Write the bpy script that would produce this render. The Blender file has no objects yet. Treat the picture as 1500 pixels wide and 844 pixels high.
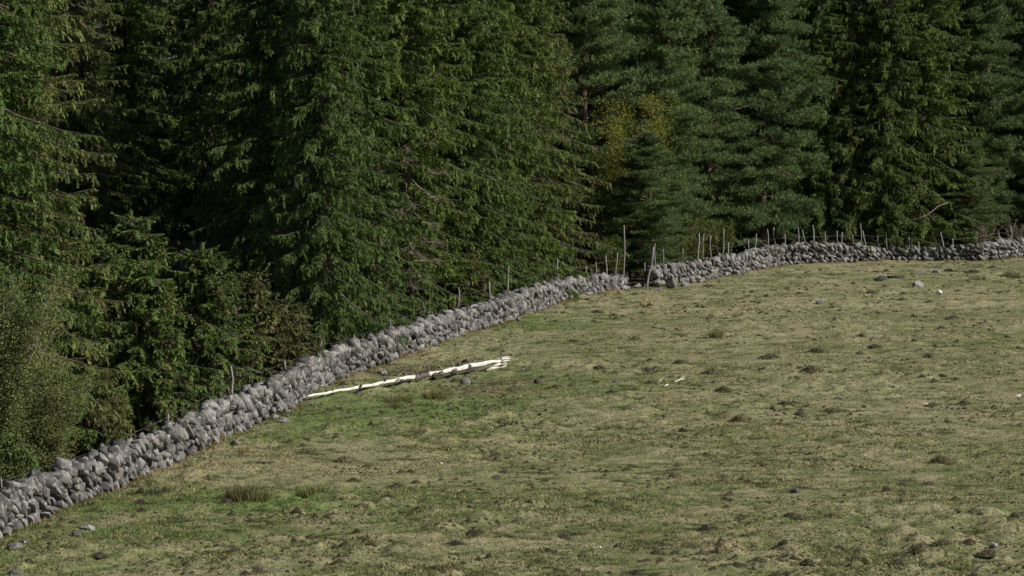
import bpy, bmesh, math, random
import numpy as np
from mathutils import Vector, Matrix

random.seed(7)
RNG = np.random.default_rng(7)
sc = bpy.context.scene
COL = sc.collection

# ------------------------------------------------------------------ camera
CAM_H, PITCH, F = 13.7, math.radians(3.62), 5000.0
cam_data = bpy.data.cameras.new('camera')
cam = bpy.data.objects.new('camera', cam_data)
COL.objects.link(cam)
cam.location = (0, 0, CAM_H)
cam.rotation_euler = (math.pi / 2 - PITCH, 0, 0)
cam_data.sensor_width = 36.0
cam_data.lens = 36.0 * F / 1500.0
cam_data.clip_start = 1.0
cam_data.clip_end = 12000.0
sc.camera = cam

# ------------------------------------------------------------------ light
SUN_EL, SUN_AZ = math.radians(36), math.radians(106)      # azimuth clockwise from +Y
world = bpy.data.worlds.new('World')
sc.world = world
world.use_nodes = True
nt = world.node_tree
sky = nt.nodes.new('ShaderNodeTexSky')
sky.sky_type = 'NISHITA'
sky.sun_disc = False
sky.sun_elevation = SUN_EL
sky.sun_rotation = SUN_AZ
nt.links.new(sky.outputs[0], nt.nodes['Background'].inputs[0])
nt.nodes['Background'].inputs[1].default_value = 0.055
sun_d = bpy.data.lights.new('sun', 'SUN')
sun_d.energy = 5.0
sun_d.angle = math.radians(0.53)
sun_d.color = (1.0, 0.95, 0.87)
sun = bpy.data.objects.new('sun', sun_d)
COL.objects.link(sun)
to_sun = Vector((math.sin(SUN_AZ) * math.cos(SUN_EL), math.cos(SUN_AZ) * math.cos(SUN_EL), math.sin(SUN_EL)))
sun.rotation_euler = to_sun.to_track_quat('Z', 'Y').to_euler()
sc.view_settings.view_transform = 'Standard'
sc.view_settings.look = 'None'
sc.view_settings.exposure = 0.0
sc.view_settings.gamma = 1.0
sc.cycles.max_bounces = 5
sc.cycles.diffuse_bounces = 3
sc.cycles.transmission_bounces = 3
sc.cycles.transparent_max_bounces = 4

# ------------------------------------------------------------------ noise
_T = np.random.default_rng(3).random((256, 256))


def vnoise(x, y, s, ox=0.0):
    x = np.asarray(x, float) / s + 37.3 + ox
    y = np.asarray(y, float) / s + 91.7 - ox
    xi, yi = np.floor(x).astype(int), np.floor(y).astype(int)
    fx, fy = x - xi, y - yi
    fx, fy = fx * fx * (3 - 2 * fx), fy * fy * (3 - 2 * fy)
    a, b = _T[xi & 255, yi & 255], _T[(xi + 1) & 255, yi & 255]
    c, d = _T[xi & 255, (yi + 1) & 255], _T[(xi + 1) & 255, (yi + 1) & 255]
    return (a * (1 - fx) + b * fx) * (1 - fy) + (c * (1 - fx) + d * fx) * fy - 0.5


def ground_low(x, y):
    return 0.35 * vnoise(x, y, 31) + 0.16 * vnoise(x, y, 9, 5.0)


def ground(x, y):
    """height of the terrain, low swells and the lumpy turf"""
    a = vnoise(x, y, 1.7, 3.0)
    b = vnoise(x, y, 0.75, 8.0)
    c = vnoise(x, y, 0.36, 12.0)
    m = np.clip(vnoise(x, y, 5.0, 20.0) * 2 + 0.7, 0.25, 1.3)
    d = vnoise(x, y, 0.2, 15.0)
    return ground_low(x, y) + 0.10 * a + m * (0.27 * np.maximum(b, -0.06) + 0.20 * np.maximum(c, -0.12) + 0.07 * d)


def ray(px, py):
    u, v = (px - 750) / F, (422 - py) / F
    return np.array([u, math.cos(PITCH) + v * math.sin(PITCH), -math.sin(PITCH) + v * math.cos(PITCH)])


def at(px, py, fine=False):
    """point of the ground seen at a position of the photograph"""
    d = ray(px, py)
    z = 0.0
    for _ in range(8):
        k = (z - CAM_H) / d[2]
        x, y = d[0] * k, d[1] * k
        z = float((ground if fine else ground_low)(x, y))
    return Vector((x, y, z))


def at_dist(px, py, y):
    """point at distance y along the view ray of a position"""
    d = ray(px, py)
    k = y / d[1]
    return Vector((d[0] * k, y, CAM_H + d[2] * k))


# ------------------------------------------------------------------ tagging
def tag(o, label=None, cat=None, group=None, kind=None):
    if label: o['label'] = label
    if cat: o['category'] = cat
    if group: o['group'] = group
    if kind: o['kind'] = kind
    return o


def empty(name, loc, rz=0.0, sc_=1.0):
    o = bpy.data.objects.new(name, None)
    COL.objects.link(o)
    o.location = loc
    o.rotation_euler = (0, 0, rz)
    o.scale = (sc_,) * 3 if not hasattr(sc_, '__len__') else sc_
    o.empty_display_size = 0.3
    return o


def link(name, me, parent=None, loc=None):
    o = bpy.data.objects.new(name, me)
    COL.objects.link(o)
    if parent: o.parent = parent
    if loc is not None: o.location = loc
    return o


def copy_tree(o, parent=None):
    c = o.copy()
    COL.objects.link(c)
    c.parent = parent
    for ch in o.children:
        copy_tree(ch, c)
    return c


def mesh_tris(name, V, T, mat, col=None, smooth=False):
    """V (n,3) T (m,3); col (n,3) stored as a colour attribute"""
    V = np.ascontiguousarray(V, dtype=np.float32)
    T = np.ascontiguousarray(T, dtype=np.int32)
    me = bpy.data.meshes.new(name)
    me.vertices.add(len(V))
    me.vertices.foreach_set('co', V.ravel())
    me.loops.add(T.size)
    me.loops.foreach_set('vertex_index', T.ravel())
    me.polygons.add(len(T))
    me.polygons.foreach_set('loop_start', np.arange(0, T.size, T.shape[1], dtype=np.int32))
    me.polygons.foreach_set('loop_total', np.full(len(T), T.shape[1], dtype=np.int32))
    if smooth:
        me.polygons.foreach_set('use_smooth', np.ones(len(T), dtype=bool))
    me.update(calc_edges=True)
    if col is not None:
        a = me.attributes.new('col', 'FLOAT_COLOR', 'POINT')
        c4 = np.ones((len(V), 4), dtype=np.float32)
        c4[:, :3] = col
        a.data.foreach_set('color', c4.ravel())
    me.materials.append(mat)
    return me


class MB:
    """collects tubes and rocks into one triangle mesh"""

    def __init__(self):
        self.V, self.T, self.C, self.n = [], [], [], 0

    def add(self, V, T, c=(1, 1, 1)):
        V = np.asarray(V, float)
        self.V.append(V)
        self.T.append(np.asarray(T, int) + self.n)
        self.C.append(np.broadcast_to(np.asarray(c, float), V.shape).copy())
        self.n += len(V)

    def tube(self, pts, rad, sides=5, c=(1, 1, 1), cap=True, jit=0.0):
        P = np.array([tuple(p) for p in pts], float)
        n = len(P)
        D = np.gradient(P, axis=0)
        D /= np.linalg.norm(D, axis=1)[:, None] + 1e-9
        ref = np.array([0, 0, 1.0]) if abs(D[0][2]) < 0.8 else np.array([1.0, 0, 0])
        A = np.cross(D, ref)
        A /= np.linalg.norm(A, axis=1)[:, None] + 1e-9
        B = np.cross(D, A)
        th = np.linspace(0, 2 * math.pi, sides, endpoint=False)
        r = np.asarray(rad, float)[:, None] * np.ones((n, sides))
        if jit:
            r = r * (1 + jit * (RNG.random((n, sides)) - 0.5))
        V = P[:, None, :] + r[..., None] * (np.cos(th)[None, :, None] * A[:, None, :] + np.sin(th)[None, :, None] * B[:, None, :])
        V = V.reshape(-1, 3)
        T = []
        for i in range(n - 1):
            for j in range(sides):
                a, b = i * sides + j, i * sides + (j + 1) % sides
                T += [(a, b, b + sides), (a, b + sides, a + sides)]
        if cap:
            V = np.vstack([V, P[0], P[-1]])
            k = n * sides
            for j in range(sides):
                T.append((k, (j + 1) % sides, j))
                T.append((k + 1, (n - 1) * sides + j, (n - 1) * sides + (j + 1) % sides))
        self.add(V, T, c)

    def mesh(self, name, mat, smooth=False, color=False):
        V, T = np.vstack(self.V), np.vstack(self.T)
        return mesh_tris(name, V, T, mat, np.vstack(self.C) if color else None, smooth)


# ------------------------------------------------------------------ materials
def new_mat(name):
    m = bpy.data.materials.new(name)
    m.use_nodes = True
    nt = m.node_tree
    return m, nt, nt.nodes['Principled BSDF']


def N(nt, t, **kw):
    n = nt.nodes.new(t)
    for k, v in kw.items():
        setattr(n, k, v)
    return n


def noise(nt, scale, detail=4, rough=0.6, coord='Object', stretch=None):
    tc = N(nt, 'ShaderNodeTexCoord')
    n = N(nt, 'ShaderNodeTexNoise')
    n.inputs['Scale'].default_value = scale
    n.inputs['Detail'].default_value = detail
    n.inputs['Roughness'].default_value = rough
    if stretch:
        mp = N(nt, 'ShaderNodeMapping')
        mp.inputs['Scale'].default_value = stretch
        nt.links.new(tc.outputs[coord], mp.inputs[0])
        nt.links.new(mp.outputs[0], n.inputs['Vector'])
    else:
        nt.links.new(tc.outputs[coord], n.inputs['Vector'])
    return n


def ramp(nt, src, stops):
    r = N(nt, 'ShaderNodeValToRGB')
    e = r.color_ramp.elements
    while len(e) < len(stops):
        e.new(0.5)
    for k, (p, c) in enumerate(stops):
        e[k].position = p
        e[k].color = (*c, 1) if len(c) == 3 else c
    nt.links.new(src, r.inputs[0])
    return r


def mixc(nt, a, b, fac, mode='MIX'):
    m = N(nt, 'ShaderNodeMix', data_type='RGBA', blend_type=mode)
    for sock, v in ((m.inputs[0], fac), (m.inputs[6], a), (m.inputs[7], b)):
        if isinstance(v, (int, float)):
            sock.default_value = v
        elif isinstance(v, tuple):
            sock.default_value = (*v, 1)
        else:
            nt.links.new(v, sock)
    return m.outputs[2]


def bump(nt, b, src, strength, dist):
    n = N(nt, 'ShaderNodeBump')
    n.inputs['Strength'].default_value = strength
    n.inputs['Distance'].default_value = dist
    nt.links.new(src, n.inputs['Height'])
    nt.links.new(n.outputs[0], b.inputs['Normal'])


def foliage_mat(name, translucency=0.22, rough=0.55, spec=0.25):
    m, nt, b = new_mat(name)
    at_ = N(nt, 'ShaderNodeAttribute', attribute_name='col')
    n = noise(nt, 1.3, 3)
    r = ramp(nt, n.outputs[0], [(0.3, (0.70, 0.74, 0.72)), (0.7, (1.28, 1.22, 1.1))])
    oi = N(nt, 'ShaderNodeObjectInfo')
    r2 = ramp(nt, oi.outputs['Random'], [(0.0, (0.95, 0.96, 0.92)), (1.0, (1.10, 1.06, 0.92))])
    c = mixc(nt, mixc(nt, at_.outputs['Color'], r.outputs[0], 1.0, 'MULTIPLY'), r2.outputs[0], 1.0, 'MULTIPLY')
    nt.links.new(c, b.inputs['Base Color'])
    b.inputs['Roughness'].default_value = rough
    b.inputs['Specular IOR Level'].default_value = spec
    tr = N(nt, 'ShaderNodeBsdfTranslucent')
    nt.links.new(c, tr.inputs[0])
    mx = N(nt, 'ShaderNodeMixShader')
    mx.inputs[0].default_value = translucency
    nt.links.new(b.outputs[0], mx.inputs[1])
    nt.links.new(tr.outputs[0], mx.inputs[2])
    nt.links.new(mx.outputs[0], nt.nodes['Material Output'].inputs[0])
    return m


M_needle = foliage_mat('spruce_needles')
M_pine = foliage_mat('pine_needles', 0.15)
M_leaf = foliage_mat('broad_leaves', 0.35, 0.7, 0.12)
M_grass = foliage_mat('grass_blades', 0.25, 0.6, 0.2)


def bark_mat(name, dark, light, scale=6, stretch=(1, 1, 0.25)):
    m, nt, b = new_mat(name)
    n = noise(nt, scale, 5, 0.7, stretch=stretch)
    r = ramp(nt, n.outputs[0], [(0.35, dark), (0.68, light)])
    nt.links.new(r.outputs[0], b.inputs['Base Color'])
    b.inputs['Roughness'].default_value = 0.9
    b.inputs['Specular IOR Level'].default_value = 0.15
    bump(nt, b, n.outputs[0], 0.5, 0.03)
    return m


M_bark = bark_mat('spruce_bark', (0.055, 0.045, 0.04), (0.17, 0.145, 0.125))
M_pbark = bark_mat('pine_bark', (0.09, 0.055, 0.04), (0.28, 0.19, 0.14))
M_dead = bark_mat('dead_twigs', (0.16, 0.125, 0.10), (0.36, 0.30, 0.25), 3)
M_post = bark_mat('weathered_post_wood', (0.15, 0.135, 0.125), (0.36, 0.34, 0.33), 5, (4, 4, 0.6))

# stone
M_stone, nt, b = new_mat('field_stone')
geo = N(nt, 'ShaderNodeNewGeometry')
oi = N(nt, 'ShaderNodeObjectInfo')
ad = N(nt, 'ShaderNodeMath', operation='ADD')
nt.links.new(geo.outputs['Random Per Island'], ad.inputs[0])
nt.links.new(oi.outputs['Random'], ad.inputs[1])
fr = N(nt, 'ShaderNodeMath', operation='FRACT')
nt.links.new(ad.outputs[0], fr.inputs[0])
base = ramp(nt, fr.outputs[0], [(0.0, (0.065, 0.062, 0.059)), (0.35, (0.13, 0.125, 0.119)), (0.7, (0.20, 0.193, 0.185)),
                                (0.93, (0.30, 0.29, 0.275)), (1.0, (0.19, 0.165, 0.145))])
tcw = N(nt, 'ShaderNodeNewGeometry')


def pnoise(nt, scale, detail, rough=0.6):
    n = N(nt, 'ShaderNodeTexNoise')
    n.inputs['Scale'].default_value = scale
    n.inputs['Detail'].default_value = detail
    n.inputs['Roughness'].default_value = rough
    nt.links.new(tcw.outputs['Position'], n.inputs['Vector'])
    return n


n1 = pnoise(nt, 5.0, 5, 0.7)
r1 = ramp(nt, n1.outputs[0], [(0.28, (0.55, 0.54, 0.54)), (0.55, (1.0, 1.0, 1.0)), (0.75, (1.35, 1.35, 1.33))])
c = mixc(nt, base.outputs[0], r1.outputs[0], 1.0, 'MULTIPLY')
n2 = pnoise(nt, 7.0, 4, 0.7)
r2 = ramp(nt, n2.outputs[0], [(0.55, (0, 0, 0)), (0.64, (1, 1, 1))])
c = mixc(nt, c, (0.50, 0.50, 0.47), mixc(nt, (0, 0, 0), r2.outputs[0], 0.65))
n3 = pnoise(nt, 1.1, 4, 0.6)
r3 = ramp(nt, n3.outputs[0], [(0.62, (0, 0, 0)), (0.74, (1, 1, 1))])
c = mixc(nt, c, (0.27, 0.28, 0.15), mixc(nt, (0, 0, 0), r3.outputs[0], 0.45))
nt.links.new(c, b.inputs['Base Color'])
b.inputs['Roughness'].default_value = 0.92
b.inputs['Specular IOR Level'].default_value = 0.2
n4 = pnoise(nt, 14.0, 5, 0.7)
bump(nt, b, n4.outputs[0], 0.7, 0.05)

# ground
M_ground, nt, b = new_mat('pasture_turf')
tcw = N(nt, 'ShaderNodeNewGeometry')
at_ = N(nt, 'ShaderNodeAttribute', attribute_name='col')
n1 = pnoise(nt, 4.5, 7, 0.8)
r1 = ramp(nt, n1.outputs[0], [(0.34, (0.36, 0.43, 0.34)), (0.5, (1.0, 1.0, 1.0)), (0.66, (1.5, 1.42, 1.35))])
c = mixc(nt, at_.outputs['Color'], r1.outputs[0], 1.0, 'MULTIPLY')
n2 = pnoise(nt, 1.15, 5, 0.7)
r2 = ramp(nt, n2.outputs[0], [(0.60, (0, 0, 0)), (0.70, (1, 1, 1))])
c = mixc(nt, c, (0.12, 0.085, 0.055), mixc(nt, (0, 0, 0), r2.outputs[0], 0.55))
nt.links.new(c, b.inputs['Base Color'])
b.inputs['Roughness'].default_value = 1.0
b.inputs['Specular IOR Level'].default_value = 0.1
n4 = pnoise(nt, 9.0, 5, 0.75)
bump(nt, b, n4.outputs[0], 0.8, 0.10)

# soil
M_soil, nt, b = new_mat('dug_earth')
tcw = N(nt, 'ShaderNodeNewGeometry')
n1 = pnoise(nt, 8.0, 5, 0.7)
oi = N(nt, 'ShaderNodeObjectInfo')
r0 = ramp(nt, oi.outputs['Random'], [(0.0, (0.030, 0.025, 0.020)), (0.6, (0.06, 0.047, 0.034)), (1.0, (0.11, 0.088, 0.058))])
r1 = ramp(nt, n1.outputs[0], [(0.3, (0.5, 0.5, 0.5)), (0.7, (1.7, 1.6, 1.5))])
nt.links.new(mixc(nt, r0.outputs[0], r1.outputs[0], 1.0, 'MULTIPLY'), b.inputs['Base Color'])
b.inputs['Roughness'].default_value = 1.0
bump(nt, b, n1.outputs[0], 1.0, 0.06)

# bare wood, bark patches
M_wood, nt, b = new_mat('stripped_wood')
n1 = noise(nt, 4.0, 6, 0.75, stretch=(0.5, 3, 3))
r1 = ramp(nt, n1.outputs[0], [(0.33, (0.20, 0.165, 0.13)), (0.43, (0.55, 0.49, 0.39)), (0.52, (0.76, 0.73, 0.67)), (0.7, (0.84, 0.83, 0.80))])
nt.links.new(r1.outputs[0], b.inputs['Base Color'])
b.inputs['Roughness'].default_value = 0.75
bump(nt, b, n1.outputs[0], 0.3, 0.02)
M_lbark = bark_mat('loose_bark', (0.07, 0.055, 0.05), (0.22, 0.185, 0.175), 5, (0.5, 2, 2))
M_wire, nt, b = new_mat('fence_wire')
b.inputs['Base Color'].default_value = (0.28, 0.27, 0.26, 1)
b.inputs['Metallic'].default_value = 0.6
b.inputs['Roughness'].default_value = 0.5

# ------------------------------------------------------------------ wall line (front foot, photo positions)
FOOT_A = [(-420, 990), (-120, 850), (0, 791), (40, 773), (80, 755), (130, 733), (165, 721), (210, 702), (250, 684), (300, 660), (350, 636),
          (400, 613), (430, 599), (455, 583), (490, 563), (520, 550), (560, 535), (600, 521), (640, 506), (690, 487), (740, 473),
          (780, 458), (830, 441), (880, 431), (926, 424)]
FOOT_B = [(964, 419), (1000, 415), (1040, 410), (1075, 404), (1100, 398), (1150, 389), (1200, 386), (1250, 384), (1300, 382), (1350, 382),
          (1400, 382), (1440, 382), (1500, 377), (1580, 374), (1700, 371)]
H_A = [(-420, 1.1), (130, 1.1), (210, 1.15), (260, 1.08), (330, 1.22), (420, 1.2), (480, 1.3), (600, 1.22), (700, 1.15), (760, 1.2), (800, 1.2), (880, 1.05), (905, 1.0), (926, 0.6)]
H_B = [(964, 1.2), (1000, 1.25), (1040, 1.15), (1060, 1.4), (1100, 1.25), (1150, 1.4), (1210, 1.35), (1255, 1.2), (1300, 0.8), (1380, 0.75), (1400, 0.95), (1440, 1.15), (1500, 1.45), (1700, 1.45)]
fa = [at(*p) for p in FOOT_A]
fb = [at(*p) for p in FOOT_B]
LINE = np.array([(-60, 20)] + [(p.x, p.y) for p in fa] + [(p.x, p.y) for p in fb] + [(75, 262), (3000, 400)])


def in_field(x, y, margin=0.0):
    return y < np.interp(x, LINE[:, 0], LINE[:, 1]) - margin


def wall_y(x):
    return float(np.interp(x, LINE[:, 0], LINE[:, 1]))


def on_wall(px, off):
    """point a distance off behind the front foot of the wall, in the sight line of column px"""
    d = ray(px, 400)
    for y in np.arange(80, 300, 0.05):
        x = d[0] / d[1] * y
        if y > wall_y(x):
            break
    # tangent of the line
    t = np.array([1.0, wall_y(x + 0.5) - wall_y(x - 0.5)])
    t /= np.linalg.norm(t)
    cosang = abs(t[0] * d[1] - t[1] * d[0]) / math.hypot(d[0], d[1])
    y += off / max(0.2, cosang)
    return Vector((d[0] / d[1] * y, y, 0))


# ------------------------------------------------------------------ pasture colours
STRAW, GREEN, BRIGHT, SOILC = np.array([.32, .288, .175]), np.array([.165, .19, .078]), np.array([.12, .19, .05]), np.array([.11, .08, .055])
GREEN_SPOTS = [(at(260, 735), 7, 3.2), (at(120, 790), 6, 3.5), (at(60, 820), 5, 4), (at(420, 735), 5, 3), (at(560, 575), 6, 9), (at(640, 600), 6, 8), (at(480, 620), 4, 8), (at(800, 470), 5, 9), (at(850, 570), 6, 8)]
STRAW_SPOTS = [(at(330, 690), 6, 5), (at(500, 680), 6, 6), (at(250, 800), 6, 4), (at(1300, 385), 14, 4), (at(1300, 590), 10, 10), (at(1050, 480), 8, 14), (at(1200, 430), 9, 12)]


def turf_colour(x, y):
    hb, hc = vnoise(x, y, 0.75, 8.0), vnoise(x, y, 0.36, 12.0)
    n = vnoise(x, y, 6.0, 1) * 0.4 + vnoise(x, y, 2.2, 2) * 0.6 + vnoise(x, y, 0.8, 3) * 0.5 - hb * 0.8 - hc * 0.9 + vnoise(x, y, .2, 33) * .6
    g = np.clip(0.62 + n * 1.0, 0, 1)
    for p, rx, ry in STRAW_SPOTS:
        g = g - 0.22 * np.exp(-((x - p.x) / rx) ** 2 - ((y - p.y) / ry) ** 2)
    br = np.zeros_like(g)
    for p, rx, ry in GREEN_SPOTS:
        k = np.exp(-((x - p.x) / rx) ** 2 - ((y - p.y) / ry) ** 2)
        g = g + 0.30 * k
        br = np.maximum(br, k * 0.62)
    g = np.clip(g, 0, 1)[..., None]
    br = (np.clip(br + 0.25 * vnoise(x, y, 3.0, 30), 0, 1) * 0.9)[..., None]
    c = STRAW * (1 - g) + (GREEN * (1 - br) + BRIGHT * br) * g
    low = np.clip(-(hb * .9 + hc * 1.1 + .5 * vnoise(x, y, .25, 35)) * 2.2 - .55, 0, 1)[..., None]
    c = c * (1 - low * .68)                 # mossy hollows between the tussocks, shade painted into the turf colour
    # worn strip at the foot of the wall
    dw = np.interp(x, LINE[:, 0], LINE[:, 1]) - y
    k = np.clip(1 - dw / 2.6, 0, 1)[..., None] * np.clip(0.6 + 2.5 * vnoise(x, y, 4.0, 17), 0, 1)[..., None]
    c = c * (1 - 0.6 * k) + np.array([.27, .19, .11]) * 0.6 * k
    # churned earth around the fallen trunk
    for (px, py, rx, ry, w) in ((640, 543, 1.8, 3.0, .8), (560, 548, 1.8, 2.2, .5), (755, 560, 1.3, 1.2, .8), (700, 572, 1.5, 2.0, .45), (720, 575, 2.5, 2, .3)):
        p = at(px, py)
        k = w * np.exp(-((x - p.x) / rx) ** 4 - ((y - p.y) / ry) ** 4)
        k = (k * np.clip(0.8 + 2 * vnoise(x, y, 0.6, 9), 0, 1.2))[..., None].clip(0, 1)
        c = c * (1 - k) + np.array([.085, .055, .04]) * k
    return c


# ------------------------------------------------------------------ the ground sheet
def build_ground():
    ys = list(np.arange(-400, 60, 40.0)) + [70, 80]
    y = 88.0
    while y < 266:
        ys.append(y)
        y += 0.0019 * y
    ys += [270, 280, 300, 330, 370, 430, 520, 700, 1000, 1600, 2600, 4500, 8000]
    us = [-12, -6, -3, -1.5, -0.9, -0.6, -0.4, -0.3, -0.24, -0.21]
    us = us + list(np.arange(-0.19, 0.1901, 0.00165)) + [-u for u in us[::-1]]
    ys, us = np.array(ys), np.array(us)
    U, Y = np.meshgrid(us, ys)
    W = np.maximum(np.abs(Y), 60.0)
    X = U * W
    vis = (Y > 86) & (Y < 268) & (np.abs(U) < 0.2)
    Z = np.where(vis, ground(X, Y), ground_low(X, Y))
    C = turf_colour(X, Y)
    fl = in_field(X, Y)
    C = np.where(fl[..., None], C, np.array([0.075, 0.06, 0.035]) * (1 + vnoise(X, Y, 1.5)[..., None]))
    nr, nc = X.shape
    V = np.stack([X, Y, Z], -1).reshape(-1, 3)
    idx = np.arange(nr * nc).reshape(nr, nc)
    Q = np.stack([idx[:-1, :-1], idx[:-1, 1:], idx[1:, 1:], idx[1:, :-1]], -1).reshape(-1, 4)
    me = mesh_tris('pasture_ground', V, Q, M_ground, C.reshape(-1, 3), smooth=True)
    tag(link('pasture_ground', me), 'rough grazed pasture of straw and green turf sloping up to the wall', kind='structure')


build_ground()


# ------------------------------------------------------------------ grass
def build_grass(foot=False):
    n = 360000 if not foot else 200000
    y = np.exp(RNG.uniform(math.log(90), math.log(258), n))
    x = RNG.uniform(-0.165, 0.165, n) * y
    k = in_field(x, y, -0.4) & (x > -22)
    if foot:
        xs = RNG.uniform(-20, 48, n)
        dd = np.abs(RNG.normal(0, .28, n)) - .12
        ww = np.interp(xs, LINE[:, 0], LINE[:, 1])
        sl = np.abs(np.interp(xs + .4, LINE[:, 0], LINE[:, 1]) - np.interp(xs - .4, LINE[:, 0], LINE[:, 1])) / .8
        x, y = xs, ww - dd * np.sqrt(1 + sl ** 2)
        k = RNG.random(n) < np.clip(.02 * np.sqrt(1 + sl ** 2), 0, .3) * np.clip(.7 + 2.2 * vnoise(x, y, 1.3, 71), 0, 1.6)
    clump = vnoise(x, y, 0.9, 40) + 0.7 * vnoise(x, y, 0.4, 41)
    k &= RNG.random(n) < np.clip(0.72 + 0.9 * clump, 0.45, 1)
    x, y = x[k], y[k]
    n = len(x)
    z = ground(x, y)
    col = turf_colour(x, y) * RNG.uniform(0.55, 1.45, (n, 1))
    pale = RNG.random(n) < 0.14
    col[pale] = np.array([.40, .33, .19]) * RNG.uniform(0.8, 1.15, (pale.sum(), 1))
    B = 3
    O = np.stack([x, y, z - 0.015], -1)[:, None, :] + RNG.normal(0, 0.045, (n, B, 3)) * [1, 1, 0]
    az = RNG.uniform(0, 2 * math.pi, (n, B))
    h = RNG.uniform(0.022, 0.075, (n, B)) * np.clip(1 + 1.2 * vnoise(x, y, 2.5, 44), 0.5, 1.7)[:, None]
    if foot: h *= 2.0
    tall = RNG.random(n) < 0.02
    h[tall] *= 1.9
    w = RNG.uniform(0.014, 0.032, (n, B))
    lean = RNG.uniform(0.3, 1.6, (n, B))
    la = RNG.uniform(0, 2 * math.pi, (n, B))
    side = np.stack([np.cos(az), np.sin(az), np.zeros_like(az)], -1) * w[..., None]
    tip = O + np.stack([np.cos(la) * lean * h, np.sin(la) * lean * h, h], -1)
    V = np.stack([O - side, O + side, tip], 2).reshape(-1, 3)
    T = np.arange(len(V)).reshape(-1, 3)
    C = np.repeat(col, B * 3, axis=0)
    if foot:
        me = mesh_tris('wall_foot_grass', V, T, M_grass, C)
        return tag(link('wall_foot_grass', me), 'longer dry grass growing against the foot of the stone walls', 'grass', kind='stuff')
    me = mesh_tris('pasture_grass', V, T, M_grass, C)
    tag(link('pasture_grass', me), 'short straw and green grass tufts all over the pasture', 'grass', kind='stuff')


build_grass()
build_grass(True)

# ------------------------------------------------------------------ stones
from mathutils import noise as mnoise


def hull(pts):
    bm = bmesh.new()
    for p in pts: bm.verts.new(p)
    r = bmesh.ops.convex_hull(bm, input=bm.verts)
    for v in [g for g in r['geom_interior'] if isinstance(g, bmesh.types.BMVert)]:
        if v.is_valid and not v.link_faces: bm.verts.remove(v)
    for v in list(bm.verts):
        if not v.link_faces: bm.verts.remove(v)
    bm.normal_update()
    return bm


STONES = []


def stone_proto(k):
    rr = random.Random(100 + k)
    pts = []
    taper, shear = rr.uniform(.55, 1.0), rr.uniform(-.22, .22)
    for sx in (-1, 1):
        for sy in (-1, 1):
            for sz in (-1, 1):
                f = taper if sz > 0 else 1.0
                p = Vector((sx * f * rr.uniform(.34, .52), sy * f * rr.uniform(.34, .52), sz * rr.uniform(.34, .52)))
                p.x += shear * sz
                if rr.random() < .55:            # a knocked off corner becomes two or three points
                    for ax in rr.sample((0, 1, 2), rr.choice((2, 3))):
                        q = p.copy()
                        q[ax] *= rr.uniform(.45, .8)
                        pts.append(q)
                else:
                    pts.append(p)
    cut = Vector((rr.gauss(0, 1), rr.gauss(0, 1), rr.gauss(0, 1))).normalized()
    pts = [p - cut * max(0, p.dot(cut) - 0.38) for p in pts]
    bm = hull(pts)
    bmesh.ops.triangulate(bm, faces=bm.faces)
    me = bpy.data.meshes.new('stone_shape')
    bm.to_mesh(me)
    bm.free()
    me.materials.append(M_stone)
    V = np.array([v.co[:] for v in me.vertices])
    T = np.array([p.vertices[:] for p in me.polygons])
    # weathered version with worn edges for the stones that show largest
    bm = hull(pts)
    bmesh.ops.dissolve_limit(bm, angle_limit=.12, verts=bm.verts, edges=bm.edges)
    bmesh.ops.bevel(bm, geom=list(bm.edges), offset=.055, segments=1, affect='EDGES', clamp_overlap=True)
    me = bpy.data.meshes.new('stone_worn')
    bm.to_mesh(me)
    bm.free()
    me.materials.append(M_stone)
    me.polygons.foreach_set('use_smooth', [True] * len(me.polygons))
    STONES.append((me, V, T))


for k in range(34): stone_proto(k)


def rock_mesh(name, seed, sx, sy, sz, mat, sub=2, rough=0.25):
    """an angular rock: the hull of scattered points, its flats broken up a little"""
    rr = random.Random(seed * 31 + 5)
    pts = []
    for _ in range(34):
        d = Vector((rr.gauss(0, 1), rr.gauss(0, 1), rr.gauss(0, 1))).normalized()
        e = 3.0
        k = (abs(d.x) ** e + abs(d.y) ** e + abs(d.z) ** e) ** (-1 / e)
        pts.append(d * k * rr.uniform(0.8, 1.08) * 0.5)
    for _ in range(3):
        cut = Vector((rr.gauss(0, 1), rr.gauss(0, 1), rr.gauss(0, .7))).normalized()
        pts = [p - cut * max(0, p.dot(cut) - 0.36) for p in pts]
    bm = hull(pts)
    bmesh.ops.triangulate(bm, faces=bm.faces)
    bmesh.ops.subdivide_edges(bm, edges=bm.edges, cuts=2, use_grid_fill=True)
    bm.normal_update()
    off = Vector((seed * 3.7, seed * 1.3, seed * 9.1))
    for v in bm.verts:
        v.co += v.normal * (0.055 * mnoise.noise(v.co * 5 + off) + 0.035 * mnoise.noise(v.co * 13 + off))
        v.co = Vector((v.co.x * sx, v.co.y * sy, v.co.z * sz))
    me = bpy.data.meshes.new(name)
    bm.to_mesh(me)
    bm.free()
    me.materials.append(mat)
    return me


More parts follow.
